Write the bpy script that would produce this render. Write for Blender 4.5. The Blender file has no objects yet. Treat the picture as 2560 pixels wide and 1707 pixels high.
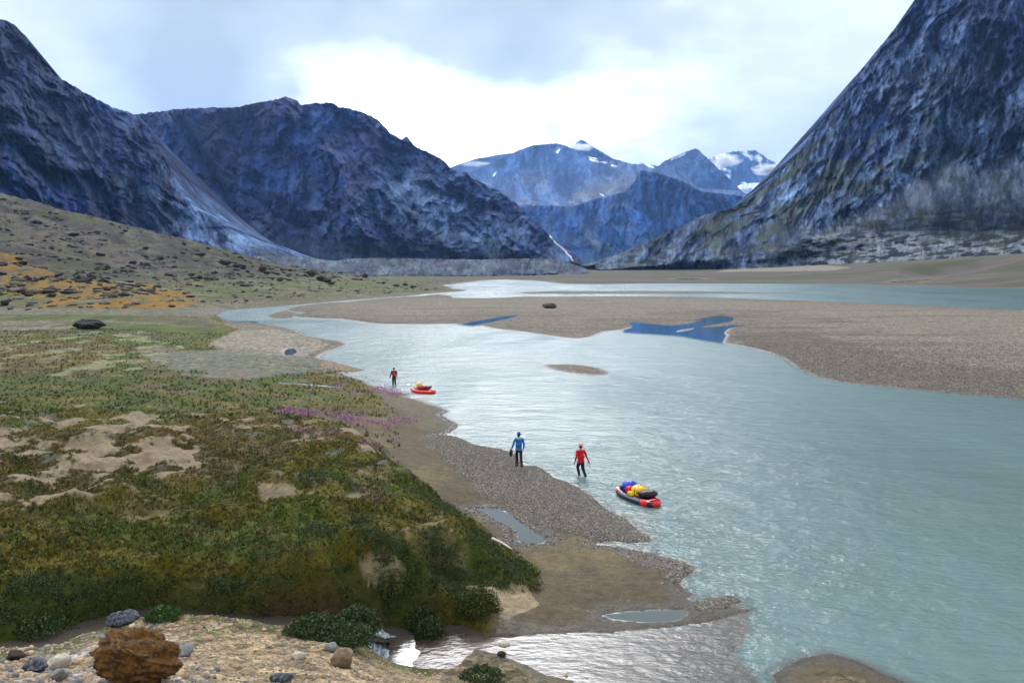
import bpy, bmesh, math, random
import numpy as np
from mathutils import Vector, Matrix

# ------------------------------------------------------------------ camera, sky, sun, exposure
F, HZ, CX, H = 1991.0, 670.0, 1280.0, 10.4      # focal length and horizon of the 2560 px photograph, eye height over the river
S = 2560.0 / 2352.0                              # outlines below were read at 2352 px
SC = bpy.context.scene
COL = SC.collection
cam_d = bpy.data.cameras.new('camera'); cam = bpy.data.objects.new('camera', cam_d); COL.objects.link(cam)
cam.location = (0, 0, H); cam.rotation_euler = (math.radians(90), 0, 0)
cam_d.sensor_width = 36; cam_d.lens = F / 2560 * 36; cam_d.shift_y = -(853.5 - HZ) / 2560
cam_d.clip_start = 0.1; cam_d.clip_end = 60000
SC.camera = cam
SC.view_settings.view_transform = 'Standard'; SC.view_settings.look = 'None'
SC.view_settings.exposure = 0.0; SC.view_settings.gamma = 1.0
SC.render.engine = 'CYCLES'
SC.cycles.use_denoising = True
SC.cycles.denoising_input_passes = 'RGB_ALBEDO_NORMAL'
SC.cycles.max_bounces = 6; SC.cycles.volume_bounces = 1; SC.cycles.diffuse_bounces = 2
SC.cycles.transparent_max_bounces = 6

SUN_EL, SUN_AZ = 36.0, -62.0                      # to the left and ahead of the camera, behind thin cloud
sun_d = bpy.data.lights.new('sun', 'SUN'); sun = bpy.data.objects.new('sun', sun_d); COL.objects.link(sun)
sun_d.energy = 1.5; sun_d.angle = math.radians(14); sun_d.color = (1.0, 0.97, 0.92)
sdir = Vector((math.sin(math.radians(SUN_AZ)) * math.cos(math.radians(SUN_EL)), math.cos(math.radians(SUN_AZ)) * math.cos(math.radians(SUN_EL)), math.sin(math.radians(SUN_EL))))
sun.rotation_euler = (-sdir).to_track_quat('-Z', 'Y').to_euler()
sun.location = (0, 0, 300)

def dirv(vx, vy):                                # direction of a point of the sky
    d = Vector(((vx * S - CX) / F, 1.0, (HZ - vy * S) / F)); return d.normalized()

W = bpy.data.worlds.new('World'); SC.world = W; W.use_nodes = True
def build_world():
    nt = W.node_tree; nt.nodes.clear(); N = nt.nodes.new; L = nt.links.new
    out = N('ShaderNodeOutputWorld'); bg = N('ShaderNodeBackground'); bg.inputs[1].default_value = 0.1
    sky = N('ShaderNodeTexSky'); sky.sky_type = 'NISHITA'; sky.sun_disc = False
    sky.sun_elevation = math.radians(SUN_EL); sky.sun_rotation = math.radians(SUN_AZ)
    tc = N('ShaderNodeTexCoord')
    def math_(op, a, b=None, c=None, clamp=False):
        m = N('ShaderNodeMath'); m.operation = op; m.use_clamp = clamp
        for i, v in enumerate((a, b, c)):
            if v is None: continue
            if isinstance(v, (int, float)): m.inputs[i].default_value = v
            else: L(v, m.inputs[i])
        return m.outputs[0]
    sep = N('ShaderNodeSeparateXYZ'); L(tc.outputs['Generated'], sep.inputs[0])
    zz = math_('ADD', math_('ABSOLUTE', sep.outputs[2]), 0.30)
    cmb = N('ShaderNodeCombineXYZ'); L(math_('DIVIDE', sep.outputs[0], zz), cmb.inputs[0]); L(math_('DIVIDE', sep.outputs[1], zz), cmb.inputs[1])
    def noise(scale, detail, off, rough=0.55, dist=0.0):
        mp = N('ShaderNodeMapping'); mp.inputs['Location'].default_value = off; L(cmb.outputs[0], mp.inputs[0])
        n = N('ShaderNodeTexNoise'); n.inputs['Scale'].default_value = scale; n.inputs['Detail'].default_value = detail
        n.inputs['Roughness'].default_value = rough; n.inputs['Distortion'].default_value = dist
        L(mp.outputs[0], n.inputs['Vector']); return n.outputs[0]
    n1 = noise(1.5, 4, (3.1, 1.7, 0), 0.5, 0.15); n2 = noise(4.2, 5, (7.7, 2.2, 0), 0.5, 0.15)
    val = math_('ADD', math_('MULTIPLY', math_('SUBTRACT', n1, 0.5), 1.1), math_('MULTIPLY', math_('SUBTRACT', n2, 0.5), 0.75))
    val = math_('ADD', val, 0.50)
    # cloud banks (last one added above the view to whiten the water): centre, radius (in direction units), how much lighter (+) or darker (-)
    banks = [((300, 120), 0.17, -.34), ((640, 95), 0.18, -.30), ((980, 90), 0.17, -.42), ((1330, 60), 0.16, -.42), ((90, 40), 0.12, -.1),
             ((1600, 20), 0.14, -.20), ((2000, 20), 0.16, -.16), ((1640, 320), 0.10, -.30), ((1950, 230), 0.09, -.12), ((1300, 240), 0.10, -.05), ((520, 150), 0.09, -.12), ((440, 195), 0.06, -.15),
             ((700, 185), 0.08, .30), ((1020, 200), 0.13, .34), ((1480, 150), 0.13, .42), ((250, 230), 0.10, .35), ((900, 270), 0.16, .3), ((560, 60), .06, .12), ((1830, 110), 0.1, .12),
             ((672, 208), 0.022, -.2), ((1150, -600), 0.15, .8)]
    for (c, r, a) in banks:
        vm = N('ShaderNodeVectorMath'); vm.operation = 'DISTANCE'; L(tc.outputs['Generated'], vm.inputs[0]); vm.inputs[1].default_value = dirv(*c)
        q = math_('DIVIDE', vm.outputs['Value'], r)
        g = math_('POWER', 2.718, math_('MULTIPLY', math_('MULTIPLY', q, q), -1.0))
        # ragged edges: the bank is weighted by the small cloud noise
        g = math_('MULTIPLY', g, math_('ADD', math_('MULTIPLY', n2, 1.2), 0.5))
        val = math_('ADD', val, math_('MULTIPLY', g, a))
    ramp = N('ShaderNodeValToRGB'); L(val, ramp.inputs[0]); cr = ramp.color_ramp
    cr.elements[0].position = 0.0; cr.elements[0].color = (0.42, 0.485, 0.52, 1)
    cr.elements[1].position = 0.85; cr.elements[1].color = (1.0, 1.0, 1.0, 1)
    for p, c in ((0.22, (0.575, 0.65, 0.68, 1)), (0.5, (0.73, 0.80, 0.83, 1)), (0.68, (0.92, 0.94, 0.95, 1))):
        e = cr.elements.new(p); e.color = c
    sc_ = N('ShaderNodeVectorMath'); sc_.operation = 'SCALE'; L(ramp.outputs[0], sc_.inputs[0]); sc_.inputs[3].default_value = 13.5
    glow = None
    for (c, rad, amp) in (((1000, 225), 0.27, 2.2), ((1480, 150), 0.13, .5), ((250, 235), .08, .4), ((1150, -680), 0.25, 16.0)):  # last glow is added out of view so the water reflects white
        vm = N('ShaderNodeVectorMath'); vm.operation = 'DISTANCE'; L(tc.outputs['Generated'], vm.inputs[0]); vm.inputs[1].default_value = dirv(*c)
        q = math_('DIVIDE', vm.outputs['Value'], rad); q2 = math_('MULTIPLY', q, q); q2 = math_('MULTIPLY', q2, q2) if amp > 5 else q2; g = math_('MULTIPLY', math_('POWER', 2.718, math_('MULTIPLY', q2, -1.0)), amp)
        g = math_('MULTIPLY', g, math_('MULTIPLY', math_('SUBTRACT', val, 0.25, clamp=True), 1.4))
        glow = g if glow is None else math_('ADD', glow, g)
    L(math_('MULTIPLY', math_('ADD', glow, 1.0), 15.0), sc_.inputs[3])
    mix = N('ShaderNodeMix'); mix.data_type = 'RGBA'; mix.inputs[0].default_value = 0.93
    L(sky.outputs[0], mix.inputs[6]); L(sc_.outputs[0], mix.inputs[7])
    L(mix.outputs[2], bg.inputs[0]); L(bg.outputs[0], out.inputs[0])
build_world()

# ------------------------------------------------------------------ noise and outline helpers
_rs = np.random.RandomState(7)
_P = _rs.permutation(4096).astype(np.int64)
_A = _rs.rand(4096) * 2 * np.pi
_GX, _GY = np.cos(_A), np.sin(_A)
def gn(x, y, seed=0):
    x = np.asarray(x, float) + seed * 17.31; y = np.asarray(y, float) + seed * 9.77
    xi = np.floor(x).astype(np.int64); yi = np.floor(y).astype(np.int64); xf = x - xi; yf = y - yi
    u = xf * xf * xf * (xf * (xf * 6 - 15) + 10); v = yf * yf * yf * (yf * (yf * 6 - 15) + 10)
    def g(ix, iy, dx, dy):
        h = _P[(_P[ix & 4095] + iy + seed * 131) & 4095]; return _GX[h] * dx + _GY[h] * dy
    a = g(xi, yi, xf, yf); b = g(xi + 1, yi, xf - 1, yf); c = g(xi, yi + 1, xf, yf - 1); d = g(xi + 1, yi + 1, xf - 1, yf - 1)
    return 1.5 * ((a + (b - a) * u) + ((c + (d - c) * u) - (a + (b - a) * u)) * v)
def fbm(x, y, oct=4, seed=0, gain=0.5):
    r = 0; a = 1; t = 0
    for o in range(oct):
        r = r + a * gn(x * 2 ** o, y * 2 ** o, seed + o); t += a; a *= gain
    return r / t
def ridged(x, y, oct=4, seed=0, gain=0.5):
    r = 0; a = 1; t = 0
    for o in range(oct):
        n = 1 - np.abs(gn(x * 2 ** o, y * 2 ** o, seed + o)) * 2; r = r + a * n; t += a; a *= gain
    return r / t
def sst(a, b, x):
    t = np.clip((x - a) / (b - a), 0, 1); return t * t * (3 - 2 * t)
def mixc(c, d, m):
    return c * (1 - m[..., None]) + np.asarray(d, float) * m[..., None]
def inside(x, y, poly):
    r = np.zeros(np.shape(x), bool); n = len(poly)
    for i in range(n):
        x1, y1 = poly[i]; x2, y2 = poly[(i + 1) % n]
        if y1 == y2: continue
        c = (y1 > y) != (y2 > y)
        r ^= c & (x < (x2 - x1) * (y - y1) / (y2 - y1) + x1)
    return r
def dist_poly(x, y, poly, closed=True):
    d = np.full(np.shape(x), 1e18); n = len(poly)
    for i in range(n if closed else n - 1):
        x1, y1 = poly[i]; x2, y2 = poly[(i + 1) % n]; ex, ey = x2 - x1, y2 - y1
        t = np.clip(((x - x1) * ex + (y - y1) * ey) / (ex * ex + ey * ey + 1e-12), 0, 1)
        dx = x - (x1 + t * ex); dy = y - (y1 + t * ey); d = np.minimum(d, dx * dx + dy * dy)
    return np.sqrt(d)
def up(vx, vy, z=0.0):                            # point of the place at height z seen at (vx, vy)
    Y = F * (H - z) / (vy * S - HZ); return ((vx * S - CX) / F * Y, Y)
def world_poly(p, z=0.0): return [up(a, b, z) for a, b in p]

# ------------------------------------------------------------------ tagging and materials
def tag(o, label=None, cat=None, group=None, kind=None):
    if label: o['label'] = label
    if cat: o['category'] = cat
    if group: o['group'] = group
    if kind: o['kind'] = kind
    return o
def empty(name, loc, rz=0.0):
    o = bpy.data.objects.new(name, None); COL.objects.link(o); o.location = loc; o.rotation_euler = (0, 0, rz); o.empty_display_size = 0.2; return o
def link_mesh(name, verts, faces, mats, parent=None, smooth=True, mi=None, loc=None):
    me = bpy.data.meshes.new(name)
    verts = np.asarray(verts, np.float32)
    if isinstance(faces, np.ndarray):
        k = faces.shape[1]; nf = len(faces)
        me.vertices.add(len(verts)); me.vertices.foreach_set('co', verts.ravel())
        me.loops.add(nf * k); me.loops.foreach_set('vertex_index', faces.astype(np.int32).ravel())
        me.polygons.add(nf); me.polygons.foreach_set('loop_start', np.arange(0, nf * k, k, dtype=np.int32))
        me.polygons.foreach_set('loop_total', np.full(nf, k, np.int32))
        me.update(calc_edges=True)
    else:
        me.from_pydata([tuple(v) for v in verts], [], faces); me.update()
    me.polygons.foreach_set('use_smooth', np.full(len(me.polygons), smooth, bool))
    for m in (mats if isinstance(mats, (list, tuple)) else [mats]): me.materials.append(m)
    if mi is not None: me.polygons.foreach_set('material_index', np.asarray(mi, np.int32))
    o = bpy.data.objects.new(name, me); COL.objects.link(o)
    if parent: o.parent = parent
    if loc is not None: o.location = loc
    return o
def set_col(o, col, name='tint'):
    a = o.data.color_attributes.new(name, 'FLOAT_COLOR', 'POINT')
    c = np.ones((len(o.data.vertices), 4), np.float32); c[:, :3] = col.reshape(-1, 3); a.data.foreach_set('color', c.ravel())
def grid_faces(nr, nc):
    i = (np.arange(nr - 1)[:, None] * nc + np.arange(nc - 1)[None, :]).ravel()
    return np.stack([i, i + 1, i + nc + 1, i + nc], 1)
class NT:
    def __init__(s, name):
        s.m = bpy.data.materials.new(name); s.m.use_nodes = True; s.t = s.m.node_tree; s.n = s.t.nodes
        s.b = s.n['Principled BSDF']; s.tc = s.n.new('ShaderNodeTexCoord')
    def lk(s, a, b): s.t.links.new(a, b)
    def noise(s, scale, detail=4, vec=None, rough=0.55, stretch=None, dist=0.0, rot=None):
        n = s.n.new('ShaderNodeTexNoise'); n.inputs['Scale'].default_value = scale; n.inputs['Detail'].default_value = detail
        n.inputs['Roughness'].default_value = rough; n.inputs['Distortion'].default_value = dist
        v = vec or s.tc.outputs['Object']
        if stretch or rot:
            mp = s.n.new('ShaderNodeMapping'); s.lk(v, mp.inputs[0])
            if stretch: mp.inputs['Scale'].default_value = stretch
            if rot: mp.inputs['Rotation'].default_value = rot
            v = mp.outputs[0]
        s.lk(v, n.inputs['Vector']); return n.outputs[0]
    def voro(s, scale, out=0, stretch=None, feature='F1'):
        n = s.n.new('ShaderNodeTexVoronoi'); n.inputs['Scale'].default_value = scale; n.feature = feature
        v = s.tc.outputs['Object']
        if stretch:
            mp = s.n.new('ShaderNodeMapping'); s.lk(v, mp.inputs[0]); mp.inputs['Scale'].default_value = stretch; v = mp.outputs[0]
        s.lk(v, n.inputs['Vector']); return n.outputs[out]
    def mth(s, op, a, b=None, clamp=False):
        m = s.n.new('ShaderNodeMath'); m.operation = op; m.use_clamp = clamp
        for i, v in enumerate((a, b)):
            if v is None: continue
            if isinstance(v, (int, float)): m.inputs[i].default_value = v
            else: s.lk(v, m.inputs[i])
        return m.outputs[0]
    def rng(s, v, a, b, c, d):
        m = s.n.new('ShaderNodeMapRange'); s.lk(v, m.inputs[0])
        for i, q in enumerate((a, b, c, d)): m.inputs[i + 1].default_value = q
        return m.outputs[0]
    def mix(s, f, a, b, mode='MIX'):
        m = s.n.new('ShaderNodeMix'); m.data_type = 'RGBA'; m.blend_type = mode
        for i, v in ((0, f), (6, a), (7, b)):
            if isinstance(v, (int, float)): m.inputs[i].default_value = v
            elif isinstance(v, tuple): m.inputs[i].default_value = (v + (1,))[:4]
            else: s.lk(v, m.inputs[i])
        return m.outputs[2]
    def attr(s, name, out=0):
        a = s.n.new('ShaderNodeAttribute'); a.attribute_name = name; return a.outputs[out]
    def bump(s, h, strength, dist, nrm=None):
        b = s.n.new('ShaderNodeBump'); b.inputs['Strength'].default_value = strength; b.inputs['Distance'].default_value = dist
        s.lk(h, b.inputs['Height'])
        if nrm: s.lk(nrm, b.inputs['Normal'])
        return b.outputs[0]
def plain(name, c, rough=0.7, var=0.15, sc=6.0, bump=0.0, spec=0.3):
    t = NT(name); n = t.noise(sc, 4)
    col = t.mix(t.rng(n, 0.3, 0.7, 0, 1), tuple(x * (1 - var) for x in c), tuple(min(1, x * (1 + var)) for x in c))
    t.lk(col, t.b.inputs['Base Color']); t.b.inputs['Roughness'].default_value = rough; t.b.inputs['Specular IOR Level'].default_value = spec
    if bump: t.lk(t.bump(t.noise(sc * 3, 3), bump, 0.02), t.b.inputs['Normal'])
    return t.m
def tinted(name, fine, var, bump_sc, bump_d, rough=0.95, stretch=None, rot=None, bstr=1.0, wet=False):
    """surface colour from the tint attribute, broken up by grain of its own"""
    t = NT(name); a = t.attr('tint')
    n = t.noise(fine, 6, rough=0.7, stretch=stretch, rot=rot)
    k = t.rng(n, 0.28, 0.72, 1 - var, 1 + var)
    vm = t.n.new('ShaderNodeVectorMath'); vm.operation = 'SCALE'; t.lk(a, vm.inputs[0]); t.lk(k, vm.inputs[3])
    t.lk(vm.outputs[0], t.b.inputs['Base Color']); t.b.inputs['Roughness'].default_value = rough; t.b.inputs['Specular IOR Level'].default_value = 0.25
    h = t.noise(bump_sc, 8, rough=0.65, stretch=stretch, rot=rot)
    t.lk(t.bump(h, bstr, bump_d), t.b.inputs['Normal'])
    if wet:
        w = t.attr('wet', 2); t.lk(t.rng(w, 0, 1, rough, 0.28), t.b.inputs['Roughness'])
    return t.m

# ------------------------------------------------------------------ ground: heights, shores, colours
RIVER = [(503,718),(522,712),(650,703),(787,690.5),(869,683.5),(937,679.5),(990,674),(1036,671),(1075,667),(1030,663),(1036,660),(1017,655),(1040,653),(1061,650),(1100,645),(1150,642),(1216,644),(1245,646),(1263,648),(1294,652),(1380,653),(1440,652),
 (1505,651),(1700,651.5),(1873,652),(2046,655),(2203,659),(2352,663),(3100,676),
 (3100,760),(2700,733),(2352,713),(2178,705),(1883,692),(1760,688),(1686,684.5),(1588,682),(1400,681),(1194,681.5),(1130,685),(1040,684),(1034,679),(1005,676.5),(960,681.5),(886,686.5),(796,697),(706,703),(667,709),(662,713),(690,716),(721,718),
 (690,721.5),(670,726),(690,728),(733,730),(796,733),(845,740),(888,743.5),(960,744),(1023,744),(1060,743),(1110,734),(1150,728),(1187,723.5),(1190,726),(1140,738),(1085,747),(1121,749),(1131,754.6),(1202,762),(1263,772),(1324,779),(1354,775),(1390,762),(1435,757),(1456,751),
 (1444,741),(1456,739),(1486,743),(1530,747.5),(1573,739),(1618,730),(1659,723.5),(1685,730),(1680,738),(1650,744),(1600,752),(1640,751),(1690,746),(1712,747),(1672,755),(1662,765),(1669,771),(1663,780),(1659,787),(1690,792),(1726,800),(1765,810),(1800,824),(1834,849),(1873,866),(1932,878),(2080,893),(2352,917),(2700,962),(3300,1040),
 (3300,2600),(1500,2600),(1500,1750),(1400,1600),(1315,1563),(1251,1546),(1208,1527),(1156,1508),(1110,1503),(1060,1497),(1030,1512),(1000,1515),(1003,1490),(1030,1465),(1044,1452),(1100,1455),(1165,1456),(1294,1456),(1423,1449),(1551,1439),(1637,1426),(1702,1409),(1722,1400),(1690,1396),(1650,1400),(1682,1391),(1702,1378),(1690,1370),(1659,1371),(1620,1378),
 (1595,1382),(1575,1376),(1590,1362),(1572,1357),(1560,1340),(1573,1323),(1592,1308),(1580,1296),(1551,1284),(1520,1279),(1500,1270),(1465,1264),(1420,1257),(1360,1250),(1375,1243),(1420,1243),(1465,1247),(1482,1243),(1496,1239),(1466,1220),(1440,1194),(1397,1172),(1354,1138),(1315,1112),(1272,1099),(1250,1080),(1229,1069),(1205,1071),(1185,1045),(1169,1035),(1143,1030),
 (1088,1022),(1053,1005),(1030,999),(997,1000),(1036,993),(1045,985),(1055,975),(1031,966),(1012,953),(1030,945),(1001,932),(967,919),(935,912),(951,905),(928,902),(895,897),(862,887),(836,874),(805,864),(784,857),(805,853),(831,850),(811,841),(780,835),(732,823),(738,816),(755,808),(785,798),(805,790),(770,784),(709,775),(681,760),(665,757),(640,751),
 (585,745),(541,746),(499,746.5),(540,742),(522,735),(509,731),(496,726)]
ISLES = [[(613,726),(632,720),(655,715.5),(672,718),(690,721),(668,726.5),(675,730.5),(640,731.5)],
 [(1242,840),(1262,837),(1300,836.5),(1345,839),(1380,846),(1399,858),(1392,862),(1350,862),(1300,856),(1265,848)],
 [(1192,672),(1240,669.5),(1330,668.5),(1480,668),(1600,669),(1760,672),(1862,673),(1700,674.5),(1500,675.3),(1300,675.3),(1210,674.5)],
 [(1782,1550),(1800,1530),(1839,1512),(1905,1501),(1967,1518),(2037,1550),(2100,1575),(2130,1660),(1800,1660)],
 [(1520,744),(1580,738.5),(1615,735),(1580,744),(1545,748)],[(1560,758),(1600,752),(1590,757),(1550,764)]]
PUDDLES = [[(1085,1168),(1110,1165),(1150,1170),(1180,1187),(1205,1206),(1230,1222),(1256,1240),(1250,1246),(1215,1247),(1192,1244),(1186,1222),(1172,1208),(1140,1195),(1120,1180)],
 [(1383,1413),(1430,1406),(1500,1402),(1560,1400),(1580,1405),(1577,1416),(1555,1425),(1510,1430),(1450,1427),(1405,1421)],
 [(652,808),(660,801),(676,800),(679,804),(683,809),(672,815),(655,817)],
 [(2040,648),(2080,645),(2160,641),(2200,643),(2140,646),(2080,650)],
 [(1548,640.5),(1580,639.5),(1620,640.3),(1600,641.5),(1560,642)]]
BANK = [(1228,1338),(1222,1302),(1180,1258),(1140,1232),(1095,1200),(1050,1176),(1000,1146),(965,1122),(925,1090),(890,1050),(850,1028),(790,1000),(700,985),(620,955),(500,935),(300,930),(-300,930),(-600,1100),(-600,1500),(-100,1496),(0,1484),(100,1458),(200,1426),
 (290,1404),(360,1398),(430,1404),(560,1416),(640,1418),(760,1418),(830,1424),(900,1432),(980,1436),(1060,1448),(1120,1440),(1148,1410),(1110,1380),(1060,1345),(1120,1335),(1180,1352)]
CREEK = [(-80,1500,1.60),(90,1474,1.42),(150,1448,1.35),(230,1428,1.25),(330,1408,1.15),(430,1418,1.1),(560,1428,1.0),(700,1424,.85),(800,1420,.72),(845,1433,.55),(885,1448,.22),(930,1462,.1),(985,1468,.02),(1040,1462,-.03)]
CREEK2 = [(880,1460,.2),(885,1500,.12),(930,1530,.06),(990,1535,.0),(1010,1505,-.02)]
def wp3(c): return [up(a, b, max(z, 0)) + (z,) for a, b, z in c]
CREEKW, CREEK2W = wp3(CREEK), wp3(CREEK2)
# heights: (px, py, z) on the photograph -> depth follows;  ('d', px, py, depth) -> height follows
CP = []
def cpz(vx, vy, z): x, Y = up(vx, vy, z); CP.append((vx * S, Y, z))
def cpd(sx, sy, Y): CP.append((sx, Y, H - (sy - HZ) * Y / F))
for a in [(1700,1100),(2352,1200),(1500,900),(2352,950),(2600,1500),(2000,1500),(1600,1500),(1200,900),(1000,800),(800,760)]: cpz(*a, .35)
for a in [(1100,1100),(1200,1180),(1350,1220),(1300,1350),(1500,1340),(1450,1290),(1200,1420),(1500,1430),(1050,1030),(950,990),(1650,1385)]: cpz(*a, .16)
for a in [(1000,1080,.3),(880,1010,.45),(1120,1200,.25),(700,900,.8),(600,860,1.),(780,870,.35),(620,790,.35),(560,770,.5),(500,690,.8),(400,740,1.),(200,760,1.4),(0,780,1.6),(-500,800,1.8),
          (300,880,1.3),(0,950,1.5),(-500,1000,1.8),(500,1000,1.),(300,1150,1.1),(0,1200,1.3),(700,1200,.8),(700,1050,.8),(900,1250,.5),(0,1350,1.5),(-500,1400,2.0),(500,1380,1.1),(1000,1350,.35),
          (800,695,.7),(1000,665,.9),(940,672,.5),(600,707,.6),(850,860,.25)]: cpz(*a)
for a in [(100,1474,1.5),(330,1425,1.25),(600,1432,1.05),(820,1450,.7),(930,1500,.35),(960,1560,.7),(1060,1530,.35),(1180,1560,.35),(0,1568,3.9),(300,1568,3.8),(600,1568,3.5),(800,1568,2.6),(1000,1580,1.2),(300,1485,2.15),(600,1480,1.8),(750,1490,1.55),
          (0,1510,2.0),(-400,1568,4.2)]: cpz(*a)
for X_, Y_, z_ in [(0,2,8.3),(-3,3,7.9),(3,2.,7.4),(0,5,6.9),(-4,6,6.6),(2,6,5.6),(4,4,5.5),(-6,9,5.2),(6,6,3.2),(9,8,.8),(-12,6,7.),(0,9,4.6),(3,10,3.0),(6,12,1.0)]: CP.append((CX + F * X_ / Y_, Y_, z_))
for a in [(-600,330,480),(0,490,600),(201,540,580),(402,590,560),(558,632,560),(625,655,600),(723,670,650),(893,690,750),(1000,698,760),
          (0,560,430),(0,620,330),(0,690,240),(200,620,400),(200,680,280),(300,730,190),(450,640,440),(450,700,300),(640,700,320),(640,680,420),(800,705,420),(100,730,200),(-600,560,300),(-600,700,180)]: cpd(*a)
for a in [(1110,693,900),(1300,690,1050),(1465,676,1500),(1500,676,1400),(1839,672,1250),(2033,664,1050),(2227,656,930),(2421,647,820),(2560,641,740),(3200,615,560),
          (2200,690,700),(2560,690,520),(2560,668,640),(3200,690,400),(900,692,900),(600,690,900),(200,640,900),(1500,690,900),(1700,688,900)]: cpd(*a)
for px in (-400, 400, 1200, 2000, 2900):
    CP.append((px, 2600, 14)); CP.append((px, 9000, 40))
CPA = np.array(CP); _cu, _cv, _cz = CPA[:, 0] / 420, np.log(CPA[:, 1]) * 1.9, CPA[:, 2]
def _k(r2): return r2 * np.log(r2 + 1e-9) * 0.5
_n = len(CPA); _M = np.zeros((_n + 3, _n + 3)); _M[:_n, :_n] = _k((_cu[:, None] - _cu) ** 2 + (_cv[:, None] - _cv) ** 2) + np.eye(_n) * 2e-3
_M[:_n, _n] = 1; _M[:_n, _n + 1] = _cu; _M[:_n, _n + 2] = _cv; _M[_n:, :_n] = _M[:_n, _n:].T
_w = np.linalg.solve(_M, np.concatenate([_cz, [0, 0, 0]]))
def base_z(px, Y):
    u = px / 420; v = np.log(Y) * 1.9; r = _w[_n] + _w[_n + 1] * u + _w[_n + 2] * v
    for i in range(_n): r = r + _w[i] * _k((u - _cu[i]) ** 2 + (v - _cv[i]) ** 2)
    return r
RW, ISW, PDW = world_poly(RIVER), [world_poly(p) for p in ISLES], [world_poly(p) for p in PUDDLES]
BKW = [up(a, b, 1.15 if (a < 820 and b > 1380) else .4) for a, b in BANK]
def land_sd(x, y):                                # metres inland (+) or offshore (-)
    d = dist_poly(x, y, RW); sd = np.where(inside(x, y, RW), -d, d)
    for p in ISW:
        d = dist_poly(x, y, p); sd = np.maximum(sd, np.where(inside(x, y, p), d, -d))
    for p in PDW:
        d = dist_poly(x, y, p); sd = np.minimum(sd, np.where(inside(x, y, p), -d, d))
    return sd
def bank_sd(x, y):
    d = dist_poly(x, y, BKW); return np.where(inside(x, y, BKW), d, -d)
def creek_dz(x, y):
    D = np.full(np.shape(x), 1e9); Z = np.zeros(np.shape(x))
    for C_ in (CREEKW, CREEK2W):
        for (x1, y1, z1), (x2, y2, z2) in zip(C_[:-1], C_[1:]):
            ex, ey = x2 - x1, y2 - y1; t = np.clip(((x - x1) * ex + (y - y1) * ey) / (ex * ex + ey * ey), 0, 1)
            d = np.hypot(x - x1 - t * ex, y - y1 - t * ey); m = d < D
            D = np.where(m, d, D); Z = np.where(m, z1 + (z2 - z1) * t, Z)
    return D, Z
def heights(X, Y, PX, zb, sd, bsd, full=True):
    rag = fbm(X * .9, Y * .9, 3, 3) * .22 + fbm(X * .12, Y * .12, 2, 8) * np.clip((Y - 60) / 200, 0, 1) * .8
    sdr = sd + rag * np.clip(np.abs(sd) + .5, 0, 1.2)
    far = Y > 110
    slope = np.where(far, .28, .10)
    slope = slope + .8 * sst(24.5, 22.5, Y) * sst(1360, 1200, PX)
    bar = (PX > 1500) & (Y < 110) & (Y > 38); slope = np.where(bar, .2, slope)
    z = np.where(sdr > 0, .015 + np.minimum(slope * sdr, np.maximum(zb, .05)), np.maximum(-.02 + sdr * .12, -.9))
    # hillside roughness, growing with height above the plain
    hl = np.clip((zb - 2.5) / 12, 0, 1) * (Y > 120) * (PX < 1300)
    z = z + hl * (ridged(X / 38, Y / 60, 5, 31) * 3.2 + fbm(X / 9, Y / 14, 4, 12) * 1.4) * np.clip(sd / 10, 0, 1)
    land = np.clip(sdr / 2, 0, 1)
    z = z + land * (fbm(X / 5, Y / 5, 4, 5) * .07 + np.where(Y > 60, fbm(X / 26, Y / 40, 4, 15) * .35, 0) * (PX < 1250) * np.clip(sdr / 12, 0, 1))
    cx_, cy_ = up(900, 1325, 1.2); z = z + .75 * ridged(X / .95, Y / .7, 4, 55) * np.exp(-(((X - cx_) / 2.4) ** 2 + ((Y - cy_) / 1.5) ** 2) * 1.2) * (sd > .5)
    # grassy bank above the creek and the beach
    r = bsd + fbm(X / 2.2, Y / 2.2, 4, 9) * .75 + gn(X / 4.5, Y / 4.5, 19) * .9
    bh = .88 + .5 * fbm(X / 7, Y / 7, 2, 44) + .5 * np.exp(-((PX - 950) / 330.) ** 2)
    fade = sst(60, 36, Y)
    hb = sst(-.1, 1.9, r) * bh * (.15 + .85 * fade)
    hum = sst(.2, 2.5, r) * (fbm(X / 1.9, Y / 1.7, 3, 21) * .46 + ridged(X / 3.2, Y / 2.6, 3, 51) * .16 + fbm(X / .5, Y / .5, 3, 22) * .07)
    z = z + (hb + hum * (.3 + .7 * fade)) * (sd > 0)
    # creek bed
    near = (Y < 32) & (PX < 1500)
    if near.any():
        D, Z = creek_dz(X[near], Y[near]); zz = z[near]
        wob = fbm(X[near] * 1.1, Y[near] * 1.1, 3, 61) * .25
        k = sst(.95, .5, D + wob * .6); zz = zz * (1 - k) + np.minimum(zz, Z - .32) * k + np.where(Y[near] < np.interp(PX[near], [c[0] * S for c in CREEK], [c[1] for c in CREEKW]), np.interp(PX[near], [0, 290, 370, 640, 690, 780, 880, 930], [.03, .05, .24, .24, .14, .2, .1, 0]), .1) * np.exp(-((D + wob - 1.35) / .55) ** 2)
        z[near] = zz
    # slope the photographer stands on: stones and runnels
    fg = sst(24, 17, Y) * (zb > 1.0) * (bsd < 0)
    z = z + fg * (fbm(X / .9, Y / .9, 4, 71) * .13 + fbm(X / .22, Y / .22, 3, 72) * .035)
    return z, sdr

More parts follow.
